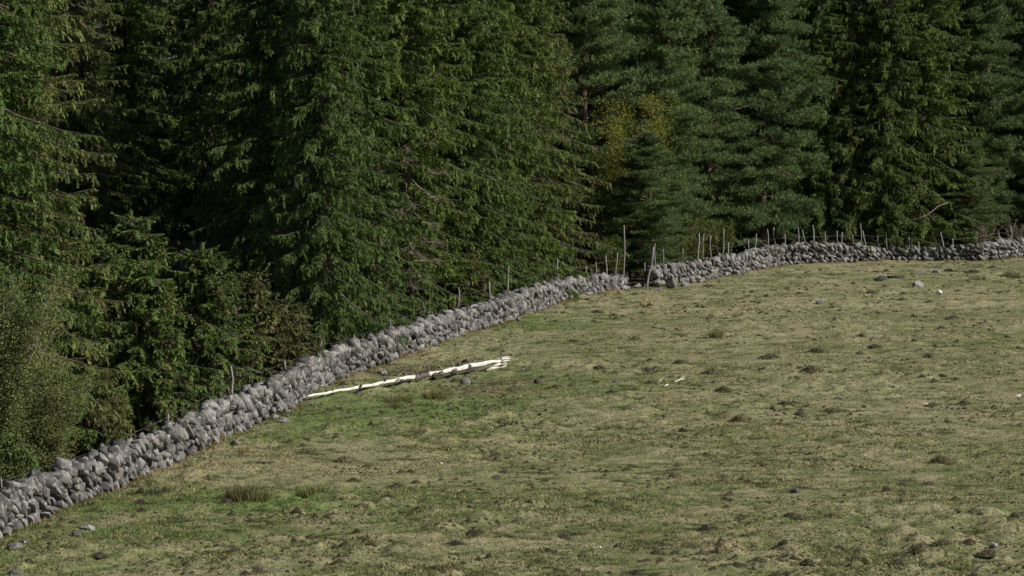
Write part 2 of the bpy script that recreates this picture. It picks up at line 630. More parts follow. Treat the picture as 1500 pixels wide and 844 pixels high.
def build_wall(name, label, foot, hts, lean_deg, size):
    P = np.array([(p.x, p.y) for p in foot])
    pxs = np.array([h[0] for h in hts])
    seg = np.linalg.norm(np.diff(P, axis=0), axis=1)
    S = np.concatenate([[0], np.cumsum(seg)])
    total = S[-1]

    def frame(s):
        x, y = np.interp(s, S, P[:, 0]), np.interp(s, S, P[:, 1])
        a, b_ = max(0, s - 0.6), min(total, s + 0.6)
        t = np.array([np.interp(b_, S, P[:, 0]) - np.interp(a, S, P[:, 0]), np.interp(b_, S, P[:, 1]) - np.interp(a, S, P[:, 1])])
        t /= np.linalg.norm(t)
        px = 750 + F * x / (y * math.cos(PITCH) + (CAM_H) * math.sin(PITCH))
        h = np.interp(px, pxs, [h_[1] for h_ in hts]) * .93
        h *= 1 + 0.16 * float(vnoise(s, 0.0, 1.6, 50)) + 0.12 * float(vnoise(s, 3.0, 0.6, 51))
        return x, y, t, h

    recs = []       # (distance key, visible face?, matrix, stone)
    TH = 0.78

    def put(s, z, off, w, d, h, lean, face, tw=0.0):
        lean = -lean
        x, y, t, _h = frame(s)
        n = np.array([t[1], -t[0]])                 # towards the field
        cx, cy = x - n[0] * off, y - n[1] * off
        gz = float(ground_low(cx, cy)) + 0.02
        R = Matrix(((t[0], -n[0], 0), (t[1], -n[1], 0), (0, 0, 1)))      # x along wall, y into wall, z up
        q = Matrix.Rotation(-lean, 3, 'Y') @ Matrix.Rotation(random.uniform(-.25, .25) + tw, 3, 'Z') @ Matrix.Rotation(random.uniform(-.25, .25), 3, 'X')
        pre = Matrix.Rotation(random.choice([0, math.pi]), 3, random.choice('XYZ'))
        M3 = R @ q @ Matrix.Diagonal((w, d, h)) @ pre
        M4 = Matrix.Translation((cx, cy, gz + z)) @ M3.to_4x4()
        recs.append((math.hypot(cx, cy), face, M4, random.randrange(len(STONES))))

    for side in (0, 1):                              # 0 = field face, 1 = forest face
        row = 0
        z = -0.06
        while z < 1.9:
            hc = random.uniform(0.22, 0.36) * size
            if row == 0: hc *= 1.25
            s = random.uniform(0, 0.4)
            while s < total:
                big = random.random() < 0.18
                if random.random() < .68:        # a slab laid shingle fashion, its uphill end low
                    w, h = random.uniform(.40, .70) * size, random.uniform(.17, .28) * size
                    sm = s + h * .8
                    zz = z + hc / 2 + random.uniform(-.06, .06)
                    top = frame(sm)[3]
                    if zz + hc * 0.1 < top and random.random() > .03:
                        bat = 0.22 * zz / max(top, .5)
                        off = ((0.20 + bat) if side == 0 else TH + 0.12 - bat) + random.uniform(-.11, .11)
                        put(sm, zz, off, w, random.uniform(.26, .5), h, math.radians(lean_deg + random.uniform(-10, 16)), side == 0, random.uniform(-.3, .3))
                    s += h * 1.62
                    continue
                w = random.uniform(0.22, 0.52) * size * (1.4 if big else 1)
                h = hc * random.uniform(0.85, 1.45) * (1.35 if big else 1)
                sm = s + w / 2
                zz = z + hc / 2 + random.uniform(-.05, .05)
                top = frame(sm)[3]
                if zz + hc * 0.2 < top and random.random() > .035:
                    bat = 0.22 * zz / max(top, .5)
                    off = (0.22 + bat) if side == 0 else TH + 0.12 - bat
                    off += random.uniform(-.12, .10)
                    ln = math.radians(lean_deg + random.uniform(-20, 26)) if random.random() < 0.8 else random.uniform(-0.5, 1.2)
                    put(sm, zz, off, w * .95, random.uniform(.24, .56), h * .97, ln, side == 0, random.uniform(-.35, .35))
                s += w * 0.93
            z += hc * 0.93
            row += 1
    s = 0.1                                          # cope stones and core
    while s < total:
        w = random.uniform(0.3, 0.62) * size
        top = frame(s)[3]
        for off in (0.34, 0.62):
            put(s + random.uniform(-.1, .1), top - 0.08 + random.uniform(-.13, .13), off + random.uniform(-.06, .06), w * 1.15, random.uniform(.35, .6),
                random.uniform(0.22, 0.48) * size, math.radians(lean_deg) + random.uniform(-.5, .6), off < .5, random.uniform(-.5, .5))
        zz = 0.2
        while zz < top - 0.15:
            put(s, zz, 0.62, w * 1.3, 0.42, 0.42, random.uniform(-.5, .5), False)
            zz += 0.34
        s += w * 0.85
    root = empty(name, (P[0][0], P[0][1], 0))
    tag(root, label, 'wall')
    inv = Matrix.Translation((-P[0][0], -P[0][1], 0))
    recs.sort(key=lambda r: r[0])
    cut = 300
    singles, rest = [], []
    for r in recs:
        px = 750 + F * r[2].translation.x / (r[2].translation.y + 0.8)
        if r[1] and len(singles) < cut and -20 < px < 1510: singles.append(r)
        else: rest.append(r)
    for r in singles:
        me, V, T = STONES[r[3]]
        o = link('stone', me, root)
        o.matrix_local = inv @ r[2]
    mb = MB()
    for r in rest:
        me, V, T = STONES[r[3]]
        M = np.array(inv @ r[2])
        mb.add(V @ M[:3, :3].T + M[:3, 3], T)
    o = link('stonework', mb.mesh('stonework', M_stone), root)
    o['kind'] = 'stuff'
    return root


build_wall('dry_stone_wall', 'long grey dry stone wall running uphill below the dark spruces to the gateway stakes', fa, H_A, 33, 1.0)
build_wall('dry_stone_wall', 'further dry stone wall from the gateway boulders along the top of the pasture', fb, H_B, 28, 0.98)


# ------------------------------------------------------------------ boulders at the gateway, loose stones
def rock(name, label, cat, px, py, w, d, h, seed, rz=0.0, tilt=0.0, sink=0.25, mat=None, group=None, lift=0.0, sub=2, rough=.3):
    p = at(px, py, True)
    o = link(name, rock_mesh(name, seed, w, d, h, mat or M_stone, sub, rough))
    if name == 'field_stone':
        h_ = h * .5
    else:
        h_ = h * (0.5 - sink)
    o.location = (p.x, p.y, p.z + (h * .14 if name == 'field_stone' else h_) + lift)
    o.rotation_euler = (0, tilt, rz)
    tag(o, label, cat, group)
    return o


G = 'boulders at the gateway'
rock('boulder', 'round grey boulder at the foot of the gateway wall end, under another', 'boulder', 962, 420, .82, .8, .68, 1, sink=.1, group=G)
rock('boulder', 'flat boulder lying on top of the round gateway boulder', 'boulder', 961, 420, .86, .75, .48, 2, tilt=.1, lift=.58, sink=0, group=G)
rock('boulder', 'large egg shaped boulder leaning out of the wall end beside the gateway', 'boulder', 984, 423, .85, .9, 1.05, 3, tilt=-.35, sink=.12, group=G)
rock('boulder', 'small pale boulder in the grass at the base of the gateway boulders', 'boulder', 964, 427, .5, .4, .32, 4, group=G)
for (px, py, w, h, lab) in ((941, 419, .5, .34, 'grey stone in the shadowed gap of the gateway'), (934, 422, .55, .3, 'flat rubble stone at the end of the long wall in the gateway'),
                            (1003, 419, .6, .36, 'grey rubble stone past the egg shaped boulder'), (1014, 415, .5, .3, 'small brown rubble stone past the egg shaped boulder'),
                            (1028, 414, .6, .34, 'tumbled slab at the foot of the further wall'), (1046, 409, .5, .3, 'tumbled stone where the further wall bulges'),
                            (1080, 404, .6, .36, 'leaning slab fallen from the further wall hump'), (952, 416, .6, .5, 'grey stone wedged behind the round gateway boulder')):
    rock('boulder', lab, 'boulder', px, py, w, w * .8, h, px, rz=px, tilt=.3, sink=.2, group=G)
L = 'loose stones fallen along the wall'
LOOSE = [
    (415, 619, .62, .5, .34, 'pale flat topped stone lying just below the wall where the stripped trunk ends'),
    (402, 614, .45, .4, .3, 'dark jagged stone against the wall foot beside the pale flat topped stone'),
    (421, 607, .5, .4, .26, 'flat stone against the wall foot above the pale flat topped stone'),
    (344, 652, .42, .4, .3, 'single grey stone on the worn strip in front of the wall, far from others'),
    (22, 805, .45, .4, .3, 'pale pointed stone in the grass at the lowest corner of the pasture'),
    (38, 797, .4, .4, .28, 'brown stone just behind the pale pointed stone in the low corner'),
    (68, 789, .4, .3, .15, 'thin flat stone almost sunk in the green grass below the wall'),
    (129, 776, .4, .4, .26, 'grey wedge stone on bright green grass below the wall'),
    (114, 785, .45, .35, .24, 'dark cracked stone next to the grey wedge stone in green grass'),
    (25, 842, .5, .4, .2, 'grey stone cut by the lower edge of the picture'),
    (760, 471, .4, .35, .42, 'small upright stone standing clear of the wall on its pasture side'),
    (748, 462, .8, .6, .62, 'big squarish stone bulging out of the wall foot near the small upright stone'),
    (774, 461, .6, .4, .3, 'brownish stone tumbled out of the wall foot beyond the upright stone'),
    (788, 457, .5, .4, .28, 'low stone resting at the wall foot uphill of the tumbled brownish stone'),
    (805, 456, .6, .3, .24, 'dark flat stone in turf a stride from the wall'),
    (560, 547, .9, .6, .3, 'flat grey stone in the churned ground between wall and trunk'),
    (528, 578, .8, .5, .2, 'pale slab half sunk just below the thin end of the trunk'),
    (682, 562, .85, .6, .5, 'grey boulder lying right below the thick end of the stripped trunk'),
    (787, 562, .42, .4, .40, 'dark upright stone at the end of the bare earth strip beyond the trunk'),
    (765, 520, .22, .2, .2, 'small dark stone alone above the splintered trunk end'),
    (765, 542, .3, .25, .14, 'little dark stone in turf beside the splintered trunk end'),
    (903, 560, .5, .25, .25, 'grey blue stone edge showing in the turf below the brown mound'),
    (872, 560, .7, .3, .1, 'very flat pale stone level with the turf in mid pasture'),
    (1165, 722, .7, .5, .40, 'purplish dark clod of stone in the open lower pasture'),
    (1456, 803, .55, .4, .34, 'purplish dark stone low down near the pasture corner'),
    (1200, 443, .62, .5, .36, 'dark rounded stone in the upper pasture below the wall bend'),
    (1290, 412, 1.2, 1.0, .62, 'sloping grey rock with a pale upper face, lowest of the outcrop'),
    (1312, 408, 1.4, .7, .42, 'broken grey rock in the middle of the outcrop'),
    (1344, 420, 1.3, .9, .62, 'smooth dark boulder standing alone below the outcrop'),
    (1372, 400, .9, .6, .36, 'dark rock at the upper end of the outcrop'),
    (1390, 398, 1.0, .5, .3, 'low grey rock ending the outcrop toward the far wall'),
    (1345, 401, 2.0, .7, .2, 'long flat grey slab level with the turf in the outcrop'),
    (1414, 398, 1.2, .5, .14, 'thin pale slab in the turf past the outcrop'),
    (1376, 431, .45, .4, .42, 'white stone standing out of the turf below the dark boulder'),
    (1235, 562, .35, .2, .1, 'white stone chip flat in the middle of the pasture'),
    (1492, 581, .4, .3, .22, 'white stone at the very edge of the pasture view'),
    (646, 679, .2, .2, .12, 'tiny white stone between two mounds in the lower pasture'),
    (1355, 590, .45, .25, .08, 'flat whitish stone beside the dark grassy lump'),
    (768, 742, .25, .2, .1, 'tiny pale stone beside a dark tuft in the lower pasture'),
    (878, 802, .3, .25, .12, 'small white stone low in the pasture above the dark mounds'),
]
M_white, nt_, b_ = new_mat('white_rock')
tcw = N(nt_, 'ShaderNodeNewGeometry')
nn = pnoise(nt_, 9, 4)
nt_.links.new(ramp(nt_, nn.outputs[0], [(0.35, (.42, .40, .37)), (.6, (.72, .70, .66))]).outputs[0], b_.inputs['Base Color'])
b_.inputs['Roughness'].default_value = .9
for i, (px, py, w, d, h, lab) in enumerate(LOOSE):
    q = min(1.0, 30 / ((py - 106) / 13.7)) * .9
    if i >= 15: w, d, h = w * q, d * q, h * q
    white = 'white' in lab or 'whitish' in lab or 'tiny pale' in lab
    rock('field_stone', lab, 'stone', px, py, w, d, h, 10 + i, rz=random.uniform(0, 3), tilt=random.uniform(-.2, .2), sink=.22,
         mat=M_white if white else M_stone, group=L if i < 15 else ('outcrop rocks in the upper pasture' if 'outcrop' in lab else 'scattered stones in the pasture'))


# ------------------------------------------------------------------ molehills
def mound_mesh(seed, clods=True):
    rr = random.Random(seed)
    bm = bmesh.new()
    rings, segs = 6, 16
    c = bm.verts.new((0, 0, 1.0))
    prev = None
    off = Vector((seed * 5.1, seed * 2.3, 0))
    for i in range(1, rings + 1):
        r = i / rings
        row = []
        for j in range(segs):
            a = 2 * math.pi * j / segs
            k = 1 + 0.35 * mnoise.noise(Vector((math.cos(a), math.sin(a), 0)) * 1.6 + off)
            z = (1 - r ** 1.5) + 0.42 * mnoise.noise(Vector((math.cos(a) * r, math.sin(a) * r, 0)) * 4.5 + off) * (1 - r * .6)
            if i == rings: z = -0.3
            row.append(bm.verts.new((math.cos(a) * r * k * .5, math.sin(a) * r * k * .5, z)))
        if prev is None:
            for j in range(segs): bm.faces.new((c, row[j], row[(j + 1) % segs]))
        else:
            for j in range(segs): bm.faces.new((prev[j], row[j], row[(j + 1) % segs], prev[(j + 1) % segs]))
        prev = row
    me = bpy.data.meshes.new('molehill')
    bm.to_mesh(me)
    bm.free()
    me.materials.append(M_soil)
    return me


MOUNDS = [mound_mesh(s) for s in range(1, 7)]


def fringe_mesh(seed, n, cover):
    rr = np.random.default_rng(seed)
    a = rr.uniform(0, 6.283, n)
    q = .5 * (rr.uniform(0, 1.25, n) ** .5 if cover else rr.uniform(.62, 1.35, n))
    z = np.clip(1 - (q * 2) ** 1.5, 0, 1) * .95
    O = np.stack([np.cos(a) * q, np.sin(a) * q, z - .05], -1)
    d = np.stack([rr.normal(0, .10, n), rr.normal(0, .10, n), rr.uniform(.15, .42, n) * (1 if cover else 1.3)], -1)
    b_ = rr.uniform(0, 6.283, n)
    sd = np.stack([np.cos(b_), np.sin(b_), np.zeros(n)], -1) * rr.uniform(.02, .04, (n, 1))
    V = np.stack([O - sd, O + sd, O + d], 1).reshape(-1, 3)
    k = rr.random((n, 1))
    C = np.where(k < .5, STRAW * rr.uniform(.6, 1.2, (n, 1)), GREEN * rr.uniform(.45, 1.1, (n, 1)))
    return mesh_tris('grass_fringe', V, np.arange(len(V)).reshape(-1, 3), M_grass, np.repeat(C, 3, 0))


FRINGE = [fringe_mesh(1, 420, True), fringe_mesh(2, 170, False)]
# px, py, width m, height m, where
HILLS = [
    (728, 677, .55, .26, 'dark brown peaked molehill, uppermost of a close trio in mid pasture'),
    (739, 693, .5, .2, 'low brown molehill, middle one of the close trio'),
    (727, 701, .5, .2, 'blackish molehill, lowest of the close trio'),
    (770, 651, .4, .15, 'small dark molehill just above the close trio'),
    (712, 668, .5, .14, 'flattened dark molehill beside the top of the close trio'),
    (517, 707, .6, .25, 'black crumbly molehill with a tuft beside it below the tan hummock'),
    (530, 742, .65, .16, 'reddish brown flat molehill below the black crumbly one'),
    (505, 676, 1.0, .26, 'tan broad mound in straw grass below the thin end of the trunk'),
    (601, 692, .45, .16, 'small brown molehill above the green dip in the pasture'),
    (609, 708, .45, .18, 'grassy dark molehill on bright turf below the small brown one'),
    (581, 713, .7, .2, 'broad flat molehill between two darker ones'),
    (648, 721, .4, .17, 'small black molehill on green turf, straight below the tiny white stone'),
    (617, 736, .45, .14, 'dark molehill next to a pale straw patch in the lower pasture'),
    (696, 782, 1.1, .24, 'wide green black hummock in the lower pasture'),
    (668, 793, .9, .22, 'wide brown hummock below the green black one'),
    (742, 786, .65, .17, 'long dark molehill beyond the wide hummocks'),
    (755, 756, .4, .16, 'neat little dark molehill above the long dark one'),
    (654, 840, .5, .2, 'dark molehill at the lower edge under a tan hummock'),
    (242, 721, .6, .24, 'black molehill on bright green grass close to the wall'),
    (207, 722, .5, .26, 'black earth clods on green grass closest to the wall foot'),
    (206, 737, .6, .2, 'dark rutted clods under the black earth clods near the wall'),
    (264, 734, .45, .17, 'dark lump in bright green grass short of the first rush clump'),
    (287, 735, .4, .16, 'second dark lump in bright green grass before the rush clump'),
    (331, 735, .55, .18, 'dark molehill right under the bigger rush clump'),
    (435, 732, .5, .16, 'dark molehill between the two rush clumps'),
    (474, 728, .75, .26, 'green mossy hummock beside the smaller rush clump'),
    (196, 799, .75, .2, 'black jagged molehill in straw grass below the bright green patch'),
    (232, 790, .4, .12, 'small low molehill uphill of the black jagged one'),
    (396, 796, .55, .16, 'dark smooth molehill in the lower pasture below the rush clumps'),
    (414, 793, .3, .12, 'tiny molehill touching the dark smooth one'),
    (345, 808, .9, .2, 'broad reddish hummock near the lower edge'),
    (378, 828, .6, .18, 'brown molehill above another at the lower edge'),
    (380, 839, .8, .2, 'flat pinkish brown molehill cut close to the lower edge'),
    (146, 812, .8, .16, 'long dark molehill near the lowest wall stretch'),
    (54, 807, .4, .16, 'dark small molehill between the pointed stone and the wall'),
    (104, 820, .9, .12, 'long low strip of dark clods at the lower corner'),
    (878, 539, .62, .22, 'rich brown rounded molehill above the middle of the pasture'),
    (814, 568, .6, .15, 'black flat molehill past the dark upright stone'),
    (736, 618, .62, .24, 'dark brown cone molehill below the splintered trunk end'),
    (809, 606, .6, .2, 'black and brown molehill to the side of the dark cone molehill'),
    (948, 543, .6, .2, 'dark molehill sloping beside a paler one, over the white sticks'),
    (962, 538, .6, .2, 'paler brown molehill touching the dark sloping one'),
    (1044, 548, .95, .3, 'tan hummock with dark crest beyond the white sticks'),
    (930, 498, .5, .18, 'blue black molehill high in mid pasture'),
    (1083, 617, .8, .3, 'big black brown molehill alone under the tan crested hummock'),
    (1087, 610, .5, .18, 'brown molehill touching the back of the big black one'),
    (898, 462, .5, .14, 'dark molehill below the gateway'),
    (951, 562, .4, .16, 'dark tuft like molehill short of the white sticks'),
    (1060, 575, .8, .2, 'brown grassy molehill above the big black one'),
    (896, 573, .6, .16, 'low brown molehill under the grey blue stone edge'),
    (839, 500, .5, .13, 'flat dark molehill above the rich brown one'),
    (996, 531, .7, .2, 'greenish brown hummock above the tan crested one'),
    (1261, 494, .5, .18, 'dark molehill among grey tufts in the upper pasture'),
    (1260, 519, .4, .2, 'deep black round molehill in the upper pasture'),
    (1281, 509, .6, .18, 'pointed green hummock next to the deep black round molehill'),
    (1187, 546, .9, .3, 'tan hummock with shaded flank in mid pasture'),
    (1196, 516, .9, .24, 'grey brown hummock above the tan shaded one'),
    (1128, 524, 1.0, .24, 'dark green double hummock in the upper pasture'),
    (1150, 593, .7, .2, 'dark brown molehill below the tan shaded hummock'),
    (1222, 604, 1.1, .22, 'long black hummock in mid pasture'),
    (1170, 611, .5, .2, 'dark green round hummock short of the long black one'),
    (1412, 591, .7, .24, 'black grassy lump beside flat whitish stones'),
    (1366, 595, .6, .16, 'brown molehill next to the black grassy lump'),
    (1396, 466, .8, .18, 'slanting dark molehill high in the pasture'),
    (1360, 524, .6, .18, 'small slanting dark molehill below the high one'),
    (1380, 481, .7, .2, 'dark brown split molehill under the slanting one'),
    (1378, 676, .95, .34, 'big black molehill with a green companion in the lower pasture'),
    (1368, 668, .6, .24, 'green black lump touching the big black molehill'),
    (1300, 719, .5, .2, 'black molehill in the lower pasture above the bare turf'),
    (1322, 710, .6, .14, 'flat brown molehill beyond the black one'),
    (1360, 709, .7, .12, 'long low brown molehill past the flat brown one'),
    (1160, 756, .9, .2, 'long dark green hummock below the purplish stone'),
    (1172, 760, .6, .18, 'short dark hummock touching the long dark green one'),
    (1217, 757, 1.0, .24, 'brown hummock with pale straw flank below the purplish stone'),
    (1137, 786, .7, .18, 'sharp dark brown molehill in the lower pasture'),
    (1230, 804, .6, .2, 'brown molehill with shadowed face near the lower edge'),
    (1263, 822, .5, .2, 'dark brown molehill near the lower edge beside a straw patch'),
    (1183, 828, .6, .2, 'dark green lump near the lower edge'),
    (1110, 825, 1.0, .28, 'broad dark hummock close to the lower edge'),
    (1315, 832, 1.2, .3, 'widest grassy hummock at the lower edge'),
    (1350, 793, .7, .2, 'dark hummock between straw patches low in the pasture'),
    (1344, 811, .5, .2, 'round dark lump under the hummock between straw patches'),
    (1420, 795, .5, .2, 'small dark green lump short of the purplish dark stone'),
    (1380, 803, .6, .16, 'small brown ridge leading to the dark green lump'),
    (1445, 820, .8, .22, 'dark flat hummock under the purplish dark stone'),
    (963, 811, .6, .26, 'shiny black molehill near the lower edge'),
    (909, 801, .5, .24, 'round black molehill near the lower edge, apart from the rest'),
    (1052, 808, .5, .24, 'black molehill at the end of a bare earth streak'),
    (1036, 809, 1.1, .16, 'reddish bare earth streak beside the black molehill'),
    (990, 810, .5, .14, 'small brown molehill next to the shiny black one'),
    (948, 822, .8, .14, 'flat dark molehill under the shiny black one'),
    (932, 842, .6, .24, 'dark molehill cut by the lower edge'),
    (1037, 776, .9, .28, 'brown tufted mound above the bare earth streak'),
    (1012, 799, .9, .2, 'green and black hummock above the bare earth streak'),
    (1065, 832, .9, .18, 'low black hummock cut close to the lower edge'),
    (985, 699, .45, .18, 'black molehill alone in the middle of the lower pasture'),
    (995, 682, .5, .15, 'brown molehill a little above the lone black one'),
    (1064, 744, .4, .16, 'small black molehill beneath a grey tuft'),
    (1171, 410, .6, .2, 'reddish molehill nearest the wall where it bends'),
    (1220, 403, .8, .18, 'dark reddish molehill below the upper wall'),
    (1276, 432, .7, .2, 'dark molehill below the sloping grey rock'),
    (1171, 431, .6, .18, 'small reddish molehill in the upper pasture'),
    (1362, 443, .8, .2, 'brown molehill under the white standing stone'),
    (1322, 438, .6, .18, 'low brown molehill under the smooth dark boulder'),
    (1482, 405, 1.3, .22, 'dark cracked mound at the top corner of the pasture'),
    (1426, 400, 1.0, .26, 'grassy dark mound past the outcrop'),
    (1038, 420, .7, .18, 'brown molehill in front of the tumbled wall stones'),
    (945, 450, .6, .2, 'dark brown molehill below the gateway boulders'),
    (875, 458, .8, .18, 'dark patchy molehill in turf below the wall end'),
]
for i, (px, py, w, h, lab) in enumerate(HILLS):
    q = min(1.0, 34 / ((py - 106) / 13.7))
    w, h = w * q, h * q
    p = at(px, py, True)
    o = link('molehill', MOUNDS[i % 6])
    o.location = (p.x, p.y, p.z - 0.02)
    o.rotation_euler = (0, 0, random.uniform(0, 6.28))
    o.scale = (w * 1.08, w * random.uniform(0.9, 1.4), h * .95)
    fr_ = link('grass_fringe', FRINGE[0 if any(k in lab for k in ('green', 'grass', 'tan', 'tuft', 'straw', 'hummock', 'mound', 'broad')) else 1], o)
    fr_['kind'] = 'stuff'
    tag(o, lab, 'molehill', 'molehills and earth mounds in the pasture')


def build_clods():
    """small dark crumbs of earth and dung, far too many to count"""
    n = 42000
    y = np.exp(RNG.uniform(math.log(91), math.log(252), n))
    x = RNG.uniform(-0.16, 0.16, n) * y
    k = in_field(x, y, 0.5) & (RNG.random(n) < np.clip(.16 + 2.2 * vnoise(x, y, 1.6, 60) + 1.2 * vnoise(x, y, 6, 61), 0.03, 1))
    x, y = x[k], y[k]
    n = len(x)
    z = ground(x, y)
    r = RNG.uniform(.035, .10, n) * (1 + .9 * (RNG.random(n) < .10)) * (.7 + y / 400)
    seg = 6
    a = np.arange(seg) * 2 * math.pi / seg
    jit = RNG.uniform(.6, 1.4, (n, seg))
    ring = np.stack([np.cos(a)[None] * r[:, None] * jit * 1.3, np.sin(a)[None] * r[:, None] * jit, np.zeros((n, seg)) - .03], -1)
    P = np.stack([x, y, z], -1)
    V = np.concatenate([ring + P[:, None], (P + np.stack([RNG.normal(0, .2, n) * r, RNG.normal(0, .2, n) * r, r * RNG.uniform(.25, .95, n)], -1))[:, None]], 1)
    i = np.arange(n)[:, None, None] * (seg + 1)
    T = np.array([(j, (j + 1) % seg, seg) for j in range(seg)])[None] + i
    C = np.repeat((np.array([.05, .043, .029]) + RNG.random((n, 1)) * np.array([.05, .045, .022])), seg + 1, 0)
    me = mesh_tris('earth_clods', V.reshape(-1, 3), T.reshape(-1, 3), M_grass, C)
    tag(link('earth_clods', me), 'small dark crumbs of earth strewn over the grazed pasture', 'earth clods', kind='stuff')


build_clods()


# ------------------------------------------------------------------ rush clumps
def rush_mesh(seed, n, r, h, c0, c1):
    rr = np.random.default_rng(seed)
    a, q = rr.uniform(0, 6.283, n), rr.random(n) ** .7 * r
    O = np.stack([np.cos(a) * q, np.sin(a) * q, np.full(n, -0.05)], -1)
    d = np.stack([np.cos(a) * q / r * .55, np.sin(a) * q / r * .55, np.ones(n)], -1) + rr.normal(0, .16, (n, 3))
    L = rr.uniform(.45, 1.05, (n, 1)) * h
    b_ = rr.uniform(0, 6.283, n)
    s = np.stack([np.cos(b_), np.sin(b_), np.zeros(n)], -1) * rr.uniform(.010, .02, (n, 1))
    V = np.stack([O - s, O + s, O + d * L], 1).reshape(-1, 3)
    k = rr.random((n, 1))
    C = np.repeat(np.array(c0) * k + np.array(c1) * (1 - k), 3, 0)
    return mesh_tris('rush_clump', V, np.arange(len(V)).reshape(-1, 3), M_grass, C)


RG, RS = (.085, .11, .04), (.26, .22, .11)
for px, py, r, h, n, c0, c1, lab in (
        (367, 734, .6, .6, 360, RG, (.22, .20, .10), 'larger green rush clump in the bright grass near the wall'),
        (347, 730, .28, .62, 260, (.10, .085, .04), (.16, .12, .07), 'brown rush clump touching the larger green one'),
        (456, 727, .42, .42, 260, RG, (.22, .21, .10), 'smaller green rush clump beyond the larger one'),
        (1049, 496, .3, .62, 320, (.20, .19, .09), RS, 'lone yellowish rush clump high in the open pasture'),
        (637, 585, .55, .5, 350, RG, RS, 'straggly grass clump under the middle of the stripped trunk'),
        (585, 588, .5, .45, 320, RG, RS, 'straggly grass clump below the thin half of the trunk'),
        (578, 598, .4, .35, 260, RG, RS, 'low grass clump nearest below the trunk shadow'),
        (226, 724, .25, .3, 160, (.12, .17, .10), RG, 'small blue green tuft between black molehills near the wall'),
        (358, 663, .2, .42, 90, RS, (.36, .3, .17), 'thin straw coloured tuft near the single grey stone'),
        (1432, 410, .6, .35, 260, RG, RS, 'broad dull tuft past the smooth dark boulder')):
    p = at(px, py, True)
    o = link('rush_clump', rush_mesh(px, n, r, h, c0, c1), loc=p)
    tag(o, lab, 'grass clump', 'rush and grass clumps in the pasture')


